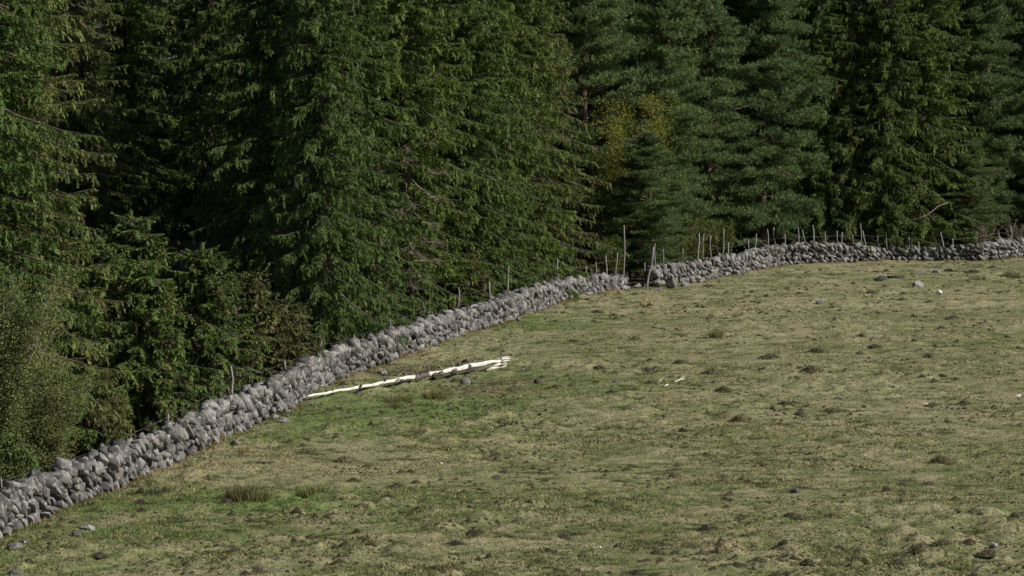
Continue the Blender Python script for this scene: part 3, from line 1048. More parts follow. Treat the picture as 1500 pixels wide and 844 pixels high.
# ------------------------------------------------------------------ the stripped trunk
def build_log():
    a, b_ = at(450, 588), at(738, 541)
    ln = (b_ - a).length
    root = empty('fallen_trunk', a, math.atan2(b_.y - a.y, b_.x - a.x))
    tag(root, 'long white barkless spruce trunk lying in the grass with branch stubs', 'tree trunk')
    n = 34
    zs = []
    for i in range(n):
        t = i / (n - 1)
        q = a.lerp(b_, t)
        zs.append(float(ground_low(q.x, q.y)) - a.z)
    zs = .35 * np.convolve(np.pad(zs, 3, mode='edge'), np.ones(7) / 7, 'valid') + .65 * np.linspace(zs[0], zs[-1], n)
    ax = [Vector((ln * i / (n - 1), 0.05 * math.sin(i * .5), zs[i] + 0.20 + 0.24 * (i / (n - 1)) + (0.02 * math.sin(i * 1.7)))) for i in range(n)]
    rad = [(0.045 + 0.08 * (i / (n - 1)) ** 0.85) * (1 - .55 * max(0, (i / (n - 1) - .86) / .14)) for i in range(n)]
    mb = MB()
    mb.tube(ax, rad, 10, jit=0.3)
    # splintered end
    for k in range(7):
        e = ax[-1] + Vector((0, random.uniform(-.14, .14), random.uniform(-.1, .12)))
        mb.tube([e - Vector((.4, 0, 0)), e + Vector((random.uniform(.2, .6), random.uniform(-.1, .1), random.uniform(-.04, .06)))], [.06, .006], 4)
    link('bare_wood', mb.mesh('bare_wood', M_wood, smooth=True), root)
    # split slab leaning away under the thick end
    sb = MB()
    for k in range(5):
        q0, q1 = at(713 + k * 2, 545.5 - .3 * k), at(735 + k * 1.2, 540)
        M = root.matrix_basis.inverted() if False else (Matrix.Translation(a) @ Matrix.Rotation(root.rotation_euler.z, 4, 'Z')).inverted()
        q0, q1 = M @ q0, M @ q1
        up = Vector((0, 0, .12 + .045 * k))
        m = (q0 + q1) / 2 + up * .9 + Vector((0, random.uniform(-.08, .08), random.uniform(0, .04)))
        sb.tube([q0 + up * .8, m, q1 + up * .8 + Vector((random.uniform(-.4, .3), 0, .04))], [.02, .10, .13], 5, jit=.6)
    link('split_slab', sb.mesh('split_slab', M_wood), root)
    # bark remnants: shells standing a little proud of the wood
    for (t0, t1, th0, th1) in ((.52, .585, -2.6, 1.2), (.60, .655, -2.9, .3), (.655, .72, -3.0, -1.0), (.70, .725, -2.6, .4), (.795, .81, -2.2, .9),
                               (.235, .243, -2.4, .6), (.40, .52, -3.0, -1.5), (.16, .32, -3.0, -1.8), (.82, .985, -2.9, -1.25), (.585, .8, -3.0, -1.6), (.44, .455, -2.6, .2)):
        V, T = [], []
        nt_, nh = 8, 6
        for i in range(nt_):
            t = t0 + (t1 - t0) * i / (nt_ - 1)
            f = t * (n - 1)
            k = min(int(f), n - 2)
            c = ax[k].lerp(ax[k + 1], f - k)
            r = (rad[k] + (rad[k + 1] - rad[k]) * (f - k)) * 1.10 + .012
            for j in range(nh):
                th = th0 + (th1 - th0) * j / (nh - 1) + random.uniform(-.22, .22)
                V.append(c + Vector((random.uniform(-.05, .05), -math.sin(th + math.pi / 2) * r * -1 * -1, math.cos(th + math.pi / 2) * -r)) * 1.0)
        for i in range(nt_ - 1):
            for j in range(nh - 1):
                p = i * nh + j
                T += [(p, p + 1, p + nh + 1), (p, p + nh + 1, p + nh)]
        me = mesh_tris('bark_patch', np.array([tuple(v) for v in V]), np.array(T), M_lbark)
        o = link('bark_patch', me, root)
        sm = o.modifiers.new('thickness', 'SOLIDIFY')
        sm.thickness = 0.02
    # stubs
    for (t, y, z, L, dk) in ((.965 - .12, .3, .9, .55, 1), (.78, -.1, 1, .5, 0), (.775, .3, .8, .4, 1), (.73, .2, 1, .4, 0), (.69, .5, .8, .45, 0), (.62, .4, .9, .6, 1), (.60, -.6, .5, .5, 0),
                             (.565, .5, .8, .7, 1), (.55, -.5, .7, .5, 1), (.50, .2, 1, .35, 0), (.45, -.8, .2, .5, 1), (.42, .8, .5, .5, 1), (.37, -.6, .5, .4, 1), (.31, .3, .8, .35, 1),
                             (.66, -.8, .3, .6, 0), (.255, -.7, .4, .35, 1), (.21, .4, .6, .25, 1), (.14, -.4, .7, .25, 1), (.86, .2, 1, .4, 0), (.92, .5, .6, .3, 1)):
        k = int(t * (n - 1))
        s = MB()
        d = Vector((-.35, y, z)).normalized()
        c = ax[k]
        L *= .6
        s.tube([c, c + d * (rad[k] + L * .5), c + d * (rad[k] + L) + Vector((-.05, 0, .04))], [.045, .032, .018], 5)
        link('branch_stub', s.mesh('branch_stub', M_lbark if dk else M_dead), root)


build_log()

# bits of broken wood
STICKS = [
    (972, 568, 979, 567, .06, 'short thick white stick, lower end of the broken pair in mid pasture'),
    (988, 561, 1003, 557, .055, 'longer white stick, upper one of the broken pair in mid pasture'),
    (965, 560, 970, 557, .03, 'tiny white splinter beside the broken white pair'),
    (621, 538, 631, 535, .045, 'pale forked wood chip on bare earth between wall and trunk'),
    (612, 541, 618, 540, .04, 'white wood chip short of the forked chip'),
    (633, 528, 637, 526, .04, 'yellowish wood chip above the forked chip'),
    (652, 526, 655, 524, .04, 'pale wood chip nearest the wall above the trunk'),
    (577, 554, 590, 549, .04, 'yellowish stick slanting between wall and trunk'),
    (566, 554, 572, 552, .03, 'thin twig behind the thin half of the trunk'),
    (528, 566, 542, 563, .03, 'pale stripped twig close behind the thin end of the trunk'),
    (557, 553, 583, 558, .045, 'dark fallen branch lying across the churned ground'),
    (570, 543, 598, 549, .03, 'dark thin twig on the churned ground nearer the wall'),
    (755, 569, 762, 564, .03, 'thin yellow stick below the bare earth strip'),
    (492, 593, 500, 587, .03, 'pale twig in the grass below the thin end of the trunk'),
]
for (x0, y0, x1, y1, r, lab) in STICKS:
    a, b_ = at(x0, y0, True), at(x1, y1, True)
    r *= .6
    a.z += r * 1.2
    b_.z += r * 1.4 + .02
    o = empty('broken_stick', a)
    mb = MB()
    d = b_ - a
    mid = d * .5 + Vector((0, 0, .03)) + Vector((random.uniform(-.05, .05), random.uniform(-.05, .05), 0))
    mb.tube([Vector(), mid, d], [r, r * .9, r * .5], 6, jit=.3)
    if d.length > .5:
        mb.tube([mid, mid + d * .3 + Vector((.1, .1, .12))], [r * .6, r * .2], 4)
    bpy.data.objects.remove(o)
    o = link('broken_stick', mb.mesh('broken_stick', M_dead if any(k in lab for k in ('dark', 'twig', 'yellow', 'chip')) else M_wood), loc=a)
    tag(o, lab, 'stick', 'broken wood in the pasture')

# ------------------------------------------------------------------ fences of rough stakes
POSTS_A = [(2, 700, 2, .035), (246, 607, 248, .04), (338, 537, 342, .06), (417, 528, 418, .055), (470, 500, 471, .03), (519, 490, 517, .05), (571, 467, 573, .04),
           (672, 421, 673, .045), (716, 413, 719, .065), (744, 391, 743, .05), (816, 379, 819, .045), (825, 387, 829, .04), (859, 390, 859, .045),
           (873, 384, 873, .045), (888, 374, 890, .055), (904, 370, 901, .05), (913, 330, 914, .055)]
POSTS_B = [(959, 357, 959, .045), (972, 361, 972, .05), (1000, 364, 999, .045), (1024, 342, 1021, .07), (1030, 343, 1028, .04), (1040, 345, 1042, .055), (1060, 335, 1059, .06),
           (1067, 355, 1067, .06), (1096, 351, 1097, .05), (1107, 342, 1107, .05), (1125, 336, 1124, .06), (1133, 333, 1135, .06), (1149, 343, 1151, .06), (1170, 333, 1171, .06),
           (1176, 336, 1183, .055), (1191, 330, 1193, .06), (1208, 339, 1208, .05), (1226, 338, 1226, .05), (1233, 340, 1233, .05), (1249, 343, 1251, .05), (1261, 327, 1261, .05),
           (1264, 338, 1270, .06), (1285, 345, 1288, .045), (1298, 341, 1300, .055), (1332, 348, 1331, .07), (1336, 349, 1335, .035), (1345, 354, 1349, .07), (1372, 354, 1366, .05),
           (1377, 340, 1386, .06), (1395, 349, 1398, .06), (1462, 339, 1468, .06), (1481, 332, 1482, .07)]


def post_mesh(h, dx, r, seed):
    rr = random.Random(seed)
    mb = MB()
    n = 6
    pts = [Vector((dx * t + rr.uniform(-.02, .02) * h * (t > 0), rr.uniform(-.015, .015) * h, h * t)) for t in [-.12, .15, .35, .6, .8, 1]]
    mb.tube(pts, [r * 1.15, r * 1.1, r, r * .98, r * .9, r * .8], 7, jit=.25)
    return mb.mesh('post', M_post)


def build_fence(label, posts):
    base = on_wall(posts[0][0], 1.0)
    root = empty('wire_fence', base)
    tag(root, label, 'fence')
    tops = []
    for i, (tx, ty, bx, r) in enumerate(posts):
        p = on_wall(bx, 1.0)
        p.z = float(ground_low(p.x, p.y))
        top = at_dist(tx, ty, p.y)
        h = top.z - p.z
        o = link('post', post_mesh(h, top.x - p.x, r * .9, 1000 + int(tx)), root)
        o.location = p - base
        tops.append((p, top))
    for f in (0.66, 0.93):
        mb = MB()
        for (p0, t0), (p1, t1) in zip(tops[:-1], tops[1:]):
            h0, h1 = min(t0.z, p0.z + 2.0), min(t1.z, p1.z + 2.0)
            a = p0.lerp(t0, f * (h0 - p0.z) / (t0.z - p0.z)) - base
            c = p1.lerp(t1, f * (h1 - p1.z) / (t1.z - p1.z)) - base
            m = (a + c) / 2 - Vector((0, 0, .02 * (c - a).length ** .8))
            mb.tube([a, m, c], [.006] * 3, 3, cap=False)
        link('wire', mb.mesh('wire', M_wire), root)


build_fence('sparse line of grey wooden stakes and wire behind the long wall', POSTS_A)
build_fence('crowded line of crooked grey stakes and wire behind the further wall', POSTS_B)
for tx, ty, bx, by, r, lab in ((927, 377, 922, 411, .08, 'short thick stake leaning at the long wall end in the gateway'),
                               (935, 380, 929, 412, .065, 'dark leaning stake in the middle of the gateway'),
                               (957, 362, 948, 424, .07, 'long pale leaning stake in front of the gateway boulders'),
                               (944, 385, 944, 418, .05, 'thin dark stake hidden in the shade of the gateway')):
    p = at(bx, by)
    top = at_dist(tx, ty, p.y)
    o = link('gate_stake', post_mesh(top.z - p.z, top.x - p.x, r, bx), loc=p)
    tag(o, lab, 'stake', 'leaning stakes in the gateway')


# ------------------------------------------------------------------ trees
def unit(v):
    return v / (np.linalg.norm(v, axis=-1, keepdims=True) + 1e-9)


def fronds(O, A, S, L, col, rr, pairs=5, w=0.032, spread=0.75, slen=.85):
    """needle covered shoots in a comb either side of an axis; three vertices each"""
    n = len(O)
    k = 2 * pairs + 1
    f = np.concatenate([np.repeat(np.linspace(.10, .85, pairs), 2), [.55]])
    sg = np.concatenate([np.tile([1.0, -1.0], pairs), [0.0]])
    base = O[:, None] + A[:, None] * (L[:, None, None] * f[None, :, None])
    sl = (0.52 - 0.25 * f)[None, :] * L[:, None] * rr.uniform(.7, 1.25, (n, k))
    sl[:, -1] = L * .5
    sl *= slen
    dirv = A[:, None] * .8 + S[:, None] * (sg[None, :, None] * spread * rr.uniform(.4, 1.1, (n, k, 1))) + rr.normal(0, .26, (n, k, 3)) + np.array([0, 0, -.12])
    dirv = unit(dirv)
    Nn = np.cross(A, S)
    wid = unit(np.cross(dirv, Nn[:, None] + rr.normal(0, .45, (n, k, 3)))) * (w * rr.uniform(.7, 1.2, (n, k)))[..., None]
    tip = base + dirv * sl[..., None]
    V = np.stack([base - wid, base + wid, tip], 2).reshape(-1, 3)
    C = np.repeat(col, k * 3, 0) * np.repeat(rr.uniform(.85, 1.15, (n * k, 1)), 3, 0)
    return V, C


def spruce(seed, H, R, h0, step=.42, per=6, fw=.036, fl=.50, dens=.9, bare=None, c0=(.066, .113, .025), c1=(.150, .216, .052), brown=.04, pairs=5, slen=.85):
    """returns crown mesh, trunk mesh (trunk and limbs), dead twig mesh or None"""
    rr = np.random.default_rng(seed)
    wood, dead = MB(), MB()
    bend = rr.normal(0, .12, 2)
    zz = np.linspace(0, H, 9)
    wood.tube([(bend[0] * math.sin(z / H * 3), bend[1] * math.sin(z / H * 2.5), z - .2 * (z == 0)) for z in zz], [max(.018 * H * (1 - z / H) ** .8, .01) for z in zz], 7, jit=.1)
    Os, As, Ss, Ls, Cs = [], [], [], [], []
    z = h0
    phase = 0.0
    while z < H - .15:
        t = (H - z) / (H - h0)
        for b_ in range(per):
            az = phase + b_ * 2 * math.pi / per + rr.normal(0, .22)
            Lb = R * (t ** .62) * rr.uniform(.72, 1.2) * (0.80 + .20 * min(1, (z - h0) / (0.15 * H) + .3)) + .12
            a = .32 - 1.02 * t ** .6 + rr.normal(0, .08)
            if rr.random() < .12:
                Lb *= 1.3
                a -= .12
            c = (.10 + .22 * t) * rr.uniform(.6, 1.3)
            z0 = z + rr.uniform(-.5, .5) * step
            d = np.array([math.cos(az), math.sin(az), 0])
            sd = np.array([-math.sin(az), math.cos(az), 0])
            isbare = bare is not None and bare[0] < z < bare[1] and math.cos(az - bare[2]) > bare[3] and rr.random() < .7
            cur = rr.normal(0, .08)
            pos = lambda s: np.array([0, 0, z0]) + d * Lb * s + sd * Lb * cur * s * s + np.array([0, 0, Lb * (a * s + c * s * s)])
            pts = [pos(s) for s in (0.0, .35, .7, 1.0)]
            if Lb > .5:
                (dead if isbare else wood).tube(pts, [.014 + .011 * Lb, .012 + .007 * Lb, .008 + .003 * Lb, .005], 3, cap=False)
            if isbare:
                for _ in range(int(16 * Lb)):
                    s = rr.uniform(.25, 1)
                    q = pos(s)
                    e = q + (d * rr.uniform(.1, .6) + sd * rr.normal(0, .5) + np.array([0, 0, rr.uniform(-.5, .15)])) * rr.uniform(.4, 1.1)
                    dead.tube([q, (q + e) / 2 + rr.normal(0, .05, 3), e], [.014, .010, .004], 3, cap=False)
                if rr.random() < .7: continue
            dz = dens * (1 if z < 21 else .5)
            nf = max(3, int(Lb / .10 * dz))
            s = np.sort(rr.uniform(.10 if Lb > 1 else .0, 1.0, nf) ** .8)
            for sgn in (-1, 1):
                n = len(s)
                P = np.array([0, 0, z0]) + d * (Lb * s)[:, None] + sd * (Lb * cur * s * s)[:, None]
                P[:, 2] += Lb * (a * s + c * s * s)
                slope = a + 2 * c * s
                ax = d[None] * rr.uniform(.35, .9, (n, 1)) + sd[None] * sgn * rr.uniform(.45, 1.0, (n, 1))
                ax[:, 2] += slope * .5 - rr.uniform(.1, .95, n) * (.35 + .65 * t)
                ax = unit(ax + rr.normal(0, .1, (n, 3)))
                L = fl * (.55 + .9 * (1 - s)) * rr.uniform(.6, 1.25, n) * min(1, .45 + Lb / 2.2)
                side = unit(np.cross(ax, np.array([0, 0, 1.0]) + rr.normal(0, .3, (n, 3))))
                Os.append(P); As.append(ax); Ss.append(side); Ls.append(L)
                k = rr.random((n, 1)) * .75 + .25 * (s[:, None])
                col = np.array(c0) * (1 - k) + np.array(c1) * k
                br = rr.random(n) < brown
                col[br] = np.array([.15, .12, .075]) * rr.uniform(.7, 1.2, (br.sum(), 1))
                Cs.append(col)
            # curtain of hanging shoots below the branch
            n = max(2, int(Lb / .085 * dz))
            s = rr.uniform(.06, 1.0, n)
            P = np.array([0, 0, z0]) + d * (Lb * s)[:, None] + sd * (Lb * cur * s * s + rr.normal(0, .05 + .10 * Lb * (1 - s) + .02, n))[:, None]
            P[:, 2] += Lb * (a * s + c * s * s)
            ax = unit(d * .25 + rr.normal(0, .28, (n, 3)) + np.array([0, 0, -1.0]))
            Os.append(P); As.append(ax); Ss.append(unit(np.cross(ax, rr.normal(0, 1, (n, 3))))); Ls.append(fl * rr.uniform(.6, 1.5, n) * min(1, .4 + Lb / 2.5))
            k = rr.random((n, 1))
            col = np.array(c0) * (1 - k) + np.array(c1) * k
            br = rr.random(n) < brown * 1.5
            col[br] = np.array([.15, .125, .08]) * rr.uniform(.7, 1.2, (br.sum(), 1))
            Cs.append(col)
            # leading shoot
            Os.append(pos(.86)[None]); As.append(unit((d + np.array([0, 0, a + 2 * c]))[None])); Ss.append(sd[None]); Ls.append(np.array([fl * .8])); Cs.append(np.array([c1]))
        phase += 2.4
        z += step * rr.uniform(.75, 1.25) * (.75 + .4 * t)
    Os.append(np.array([[0, 0, H - .5]])); As.append(np.array([[0, 0, 1.0]])); Ss.append(np.array([[1.0, 0, 0]])); Ls.append(np.array([.6])); Cs.append(np.array([c1]))
    V, C = fronds(np.vstack(Os), np.vstack(As), np.vstack(Ss), np.concatenate(Ls), np.vstack(Cs), rr, pairs, fw, slen=slen)
    crown = mesh_tris('spruce_crown', V, np.arange(len(V)).reshape(-1, 3), M_needle, C)
    return crown, wood.mesh('spruce_trunk', M_bark, smooth=True), (dead.mesh('dead_twigs', M_dead) if dead.n else None)


def pine(seed, H, R, h0, c0=(.076, .122, .052), c1=(.150, .215, .088)):
    rr = np.random.default_rng(seed)
    wood, dead = MB(), MB()
    P = [np.array([.25 * math.sin(i * .9 + seed), .25 * math.cos(i * .7 + seed), H * i / 9]) for i in range(10)]
    wood.tube(P, [.24 * (1 - i / 10) ** .7 + .03 for i in range(10)], 8, jit=.12)
    cl, cr = [], []
    nb = int((H - h0) * 7.5)
    for i in range(nb):
        z = h0 + (H - h0) * (i + rr.random()) / nb
        t = (H - z) / (H - h0)
        az = i * 2.4 + rr.normal(0, .3)
        Lb = R * min(1, .30 + 1.25 * t) * rr.uniform(.6, 1.15) * (1 if t < .8 else .85)
        d = np.array([math.cos(az), math.sin(az), 0])
        sd = np.array([-d[1], d[0], 0])
        up = rr.uniform(-.12, .38) + .3 * (1 - t)
        base = np.array([0, 0, z])
        bend = rr.normal(0, .25)
        f = lambda s: base + d * Lb * s + sd * Lb * bend * s * s + np.array([0, 0, Lb * (up * s * s + .08 * math.sin(5 * s))])
        live = rr.random() < .96
        (wood if live else dead).tube([f(0), f(.3), f(.6), f(1)], [.055, .04, .026, .01], 4, cap=False)
        if not live:
            for _ in range(6):
                q = f(rr.uniform(.3, 1)); e = q + rr.normal(0, .4, 3)
                dead.tube([q, e], [.014, .005], 3, cap=False)
            continue
        for _ in range(int(4 + Lb * 4.0)):
            s = rr.uniform(.2, 1.0)
            q = f(s) + sd * rr.normal(0, .33 * Lb * .5) + np.array([0, 0, rr.uniform(-.1, .22)])
            wood.tube([f(s * .9), q], [.016, .008], 3, cap=False)
            cl.append(q)
            cr.append(rr.uniform(.26, .52))
    cl, cr = np.array(cl), np.array(cr)
    nt_ = 26
    n = len(cl)
    D = unit(rr.normal(0, 1, (n, nt_, 3)))
    rad = rr.random((n, nt_)) ** .4
    O = cl[:, None] + D * (cr[:, None] * rad)[..., None] * np.array([1.15, 1.15, .5])
    nb_ = 4
    dr = unit(D[:, :, None] * .7 + np.array([0, 0, .75]) + rr.normal(0, .55, (n, nt_, nb_, 3)))
    ln = rr.uniform(.13, .26, (n, nt_, nb_, 1))
    wd = unit(np.cross(dr, rr.normal(0, 1, (n, nt_, nb_, 3)))) * .022
    O4 = O[:, :, None] + rr.normal(0, .03, (n, nt_, nb_, 3))
    V = np.stack([O4 - wd, O4 + wd, O4 + dr * ln], 3).reshape(-1, 3)
    k = rr.random((n, 1, 1, 1)) * .6 + rr.random((n, nt_, 1, 1)) * .4
    C = np.array(c0) * (1 - k) + np.array(c1) * k
    C = np.repeat(np.broadcast_to(C, (n, nt_, nb_, 3)).reshape(-1, 3), 3, 0)
    crown = mesh_tris('pine_crown', V, np.arange(len(V)).reshape(-1, 3), M_pine, C)
    return crown, wood.mesh('pine_trunk', M_pbark, smooth=True), dead.mesh('dead_twigs', M_dead)


def leafy(seed, H, R, nleaf, lw, ll, c0, c1, stems=7, zmin=.1, bark=None, gather=.16, flat=1.0):
    """a broadleaved bush or small tree: stems, twigs, and leaves around the twigs"""
    rr = np.random.default_rng(seed)
    wood = MB()
    tips = []
    for i in range(stems):
        az = i * 2.4 + rr.normal(0, .4)
        out = R * rr.uniform(.25, .85)
        h = H * rr.uniform(.65, .98)
        f = lambda s: np.array([math.cos(az) * out * s ** 1.4, math.sin(az) * out * s ** 1.4, h * s])
        wood.tube([f(s) + rr.normal(0, .03, 3) * (s > 0) for s in (0, .25, .5, .75, 1)], [.05, .042, .03, .02, .008], 5, cap=False)
        for _ in range(26):
            s = rr.uniform(zmin, 1)
            q = f(s)
            d = unit(np.array([rr.normal(), rr.normal(), rr.uniform(-.1, .9)]))
            L = R * rr.uniform(.2, .6) * (1.2 - .7 * s)
            e = q + d * L
            wood.tube([q, (q + e) / 2 + rr.normal(0, .04, 3), e], [.016, .011, .005], 3, cap=False)
            for g in rr.uniform(.3, 1.05, 5): tips.append(q + d * L * g)
    tips = np.array(tips)
    P = tips[rr.integers(0, len(tips), nleaf)] + rr.normal(0, gather, (nleaf, 3))
    P[:, 2] = np.maximum(P[:, 2], .05)
    A = unit(rr.normal(0, 1, (nleaf, 3)) + np.array([0, 0, .2]))
    S = unit(np.cross(A, rr.normal(0, 1, (nleaf, 3)) + np.array([0, 0, 1.2 * flat])))
    l, w = rr.uniform(.7, 1.3, (nleaf, 1)) * ll, rr.uniform(.7, 1.3, (nleaf, 1)) * lw
    V = np.stack([P, P + A * l * .45 + S * w, P + A * l, P + A * l * .45 - S * w], 1).reshape(-1, 3)
    i = np.arange(nleaf)[:, None] * 4
    T = np.concatenate([i + [0, 1, 2], i + [0, 2, 3]], 1).reshape(-1, 3)
    k = rr.random((nleaf, 1))
    C = np.repeat(np.array(c0) * (1 - k) + np.array(c1) * k, 4, 0)
    return mesh_tris('leaf_crown', V, T, M_leaf, C), wood.mesh('woody_stems', bark or M_dead), None


PROTO = {
    'A': spruce(1, 29, 4.2, .4, c0=(.102, .138, .044), c1=(.210, .255, .088), brown=.08, fw=.021, fl=.42, dens=.78, pairs=9, slen=.62),
    'B': spruce(2, 32, 4.3, .7, fw=.029, dens=.72, pairs=7, slen=.70),
    'C': spruce(3, 29, 4.0, .5, c0=(.062, .112, .028), c1=(.142, .212, .055), fw=.028, dens=.75, pairs=7, slen=.70),
    'D': spruce(4, 30, 4.4, .6, fw=.029, dens=.72, pairs=7, slen=.70, bare=(2.0, 10.5, -1.75, .45)),
    'Y': spruce(5, 6.8, 2.9, .1, step=.3, per=6, fl=.42, brown=.14, c0=(.070, .120, .032), c1=(.145, .212, .058)),
    'Z': spruce(6, 4.6, 2.3, .1, step=.27, per=6, fl=.38, brown=.24, c0=(.09, .115, .038), c1=(.165, .20, .065)),
    'P': pine(11, 19.5, 4.0, 2.0),
    'Q': pine(12, 18.5, 4.3, 1.4),
    'W': leafy(21, 7.4, 2.7, 46000, .026, .105, (.14, .18, .065), (.245, .28, .13), stems=26, zmin=.03, gather=.17),
    'E': leafy(22, 13.0, 4.2, 14000, .045, .10, (.15, .18, .03), (.34, .33, .07), stems=7, zmin=.3, gather=.32, bark=M_bark),
    'S': leafy(23, 3.3, 1.7, 6500, .04, .085, (.05, .085, .015), (.15, .19, .04), stems=9, zmin=.1, gather=.14),
    'T': leafy(24, 2.6, 1.5, 500, .03, .07, (.05, .085, .015), (.15, .19, .04), stems=12, zmin=.1, gather=.14),
}
NAMES = {'A': 'spruce_tree', 'B': 'spruce_tree', 'C': 'spruce_tree', 'D': 'spruce_tree', 'Y': 'young_spruce', 'Z': 'young_spruce', 'P': 'pine_tree', 'Q': 'pine_tree',
         'W': 'willow_bush', 'E': 'yellow_leaved_tree', 'S': 'leafy_bush', 'T': 'bare_bush'}
ROOTS = {}


def tree(kind, px, back, label, rz=None, s=1.0, group=None, dist=None, cat=None):
    """back: metres square behind the wall foot (or dist: straight distance)"""
    if dist is None:
        y = on_wall(px, back).y
    else:
        y = dist
    x = ray(px, 400)[0] / ray(px, 400)[1] * y
    z = float(ground_low(x, y)) - .03
    if kind not in ROOTS:
        cr, tr, dd = PROTO[kind]
        o = empty(NAMES[kind], (0, 0, 0))
        link('crown', cr, o)
        link('trunk', tr, o)
        if dd: link('dead_branches', dd, o)['kind'] = 'stuff'
        ROOTS[kind] = o
    else:
        o = copy_tree(ROOTS[kind])
    o.location = (x, y, z)
    o.rotation_euler = (random.gauss(0, .022), random.gauss(0, .022), random.uniform(0, 6.28) if rz is None else rz)
    o.scale = (s, s, s) if not hasattr(s, '__len__') else s
    tag(o, label, cat or ('bush' if kind in 'WST' else 'tree'), group)
    return o


GE = 'trees along the forest edge'
# front row, from the near end
corner = tree('A', 34, 5.0, 'tall grey green spruce nearest the camera with drooping twigs at the forest corner', 0.4, (.90, .90, 1.0), GE)
corner.rotation_euler = (0.01, -0.035, 0.4)
tree('C', -60, 5.5, 'tall spruce partly cut by the picture edge beside the corner spruce', 2.0, 1.05, GE)
tree('B', -75, 9, 'tall spruce filling in behind the corner spruce', 1.0, 1.0, GE)
tree('W', -8, 3.6, 'grey green willow bush behind the lowest stretch of wall', 0.0, 1.0, 'bushes behind the wall')
tree('W', 58, 3.0, 'shorter grey green willow bush leaning over the wall beside the taller one', 2.0, (.8, .8, .62), 'bushes behind the wall')
tree('Z', 140, 3.6, 'low dark young spruce in the shaded hollow behind the wall', 0.5, (.8, .8, .7), 'young spruces behind the wall')
tree('Y', 215, 3.9, 'bushy young spruce just beyond the shaded hollow', 1.2, 1.0, 'young spruces behind the wall')
tree('Y', 300, 3.9, 'broad bushy young spruce under the black gap in the forest', 3.1, (1.05, 1.05, .98), 'young spruces behind the wall')
tree('Z', 372, 3.4, 'greyish young spruce thick with dead twigs next to the tall stake', 2.2, (1.15, 1.15, 1.1), 'young spruces behind the wall')
tree('Z', 425, 3.2, 'small young spruce at the foot of the first lit tall spruce', 4.0, (.9, .9, .8), 'young spruces behind the wall')
tree('C', 515, 4.8, 'tall spruce with slanting lit branches beyond the black gap', 1.5, (1.1, 1.1, 1.05), GE)
tree('B', 500, 9.5, 'tall spruce half in shade at the edge of the black gap', 0.9, 1.0, GE)
tree('A', 565, 9, 'dark green tall spruce short of the dead twig patch', 5.0, 1.0, GE)
tree('D', 590, 4.8, 'tall spruce with a patch of grey dead twigs on its trunk side', 0.0, 1.0, GE)
tree('C', 690, 4.6, 'tall spruce with low boughs sweeping over the wall beyond the dead twigs', 3.6, 1.03, GE)
tree('B', 745, 5.0, 'tall pointed spruce behind the two tall stakes of the long wall', 2.2, 1.0, GE)
tree('A', 790, 4.8, 'tall spruce overhanging the dark hollow before the gateway', 4.4, (.95, .95, 1), GE)
tree('Z', 690, 2.6, 'little spruce seedling bush at the wall in front of tall spruces', 1.4, .75, 'young spruces behind the wall')
tree('Z', 755, 2.6, 'dark little spruce below the tall pointed spruce', 5.4, .7, 'young spruces behind the wall')
tree('C', 865, 17, 'spruce standing back above the dark hollow', 2.9, 1.0, GE)
tree('Q', 900, 10, 'blue green pine directly behind the yellow leaved tree', 0.4, 1.1, GE)
tree('E', 922, 0, 'slender tree with yellow green leaves in front of the pines', 0.8, 1.0, GE, dist=228)
tree('Q', 950, 0, 'low dark blue green pine in front of the yellow leaved tree', 2.2, (.72, .72, .52), GE, dist=225)
tree('C', 470, 0, 'slim spruce at the lit side of the black gap', 2.7, (.8, .8, .95), GE, dist=166)
tree('C', 1204, 0, 'narrow green spruce beside the forward standing slim one', 0.7, (.85, .85, .92), GE, dist=250)
tree('B', 1296, 0, 'narrow green spruce past the forward standing slim one', 1.7, (.75, .75, .88), GE, dist=250)
tree('A', 1246, 0, 'slim fresh green spruce standing forward between two broad ones', 2.7, (.85, .85, .9), GE, dist=251)
tree('P', 965, 6.5, 'dense blue green pine above the gateway boulders', 1.4, (1.0, 1, .98), GE)
tree('Q', 1040, 6.5, 'blue green pine with layered boughs and reddish twigs', 4.0, (1.1, 1.1, 1.0), GE)
tree('P', 1112, 0, 'blue green pine touching the bright green spruce', 3.1, 1.1, GE, dist=246)
tree('P', 868, 0, 'tall dark pine between the last long wall spruce and the yellow leaved tree', 3.9, 1.2, GE, dist=232)
tree('Q', 838, 0, 'bushy pine half hidden by the spruce over the dark hollow', 0.9, 1.15, GE, dist=238)
tree('B', 1140, 0, 'fresh green spruce rising behind the pine beside it', 0.9, (1.2, 1.2, 1), GE, dist=257)
tree('B', 1060, 0, 'tall spruce crown behind the layered pine', 2.9, 1.1, GE, dist=268)
tree('P', 1440, 0, 'green pine beside the bare dark trunk', 2.9, 1.0, GE, dist=259)
tree('P', 1005, 12, 'blue green pine crown rising between two front pines', 1.9, 1.15, GE)
tree('Q', 1080, 13, 'taller blue green pine behind the layered pine', 0.3, 1.2, GE)
tree('Q', 865, 8, 'low blue green pine above the hollow next to the spruces', 2.6, (.9, .9, .62), GE)
tree('C', 1172, 7, 'fresh green tall spruce beside the pines', 0.2, (1.25, 1.25, 1), GE)
tree('B', 1222, 9, 'fresh green spruce wedged between two broader ones', 1.2, (1.15, 1.15, 1), GE)
tree('A', 1272, 7, 'fresh green tall spruce in the middle of the upper forest edge', 3.0, (1.25, 1.25, 1), GE)
tree('C', 1318, 9.5, 'fresh green spruce just behind the spruce with the broken limb', 4.2, (1.2, 1.2, 1), GE)
tree('C', 1386, 13, 'fresh green spruce next to the bare dark trunk', 4.2, (.95, .95, 1), GE)
sp_limb = tree('B', 1350, 7, 'fresh green tall spruce with a broken pale limb, last before the dark trunk', 5.1, (1.2, 1.2, 1), GE)
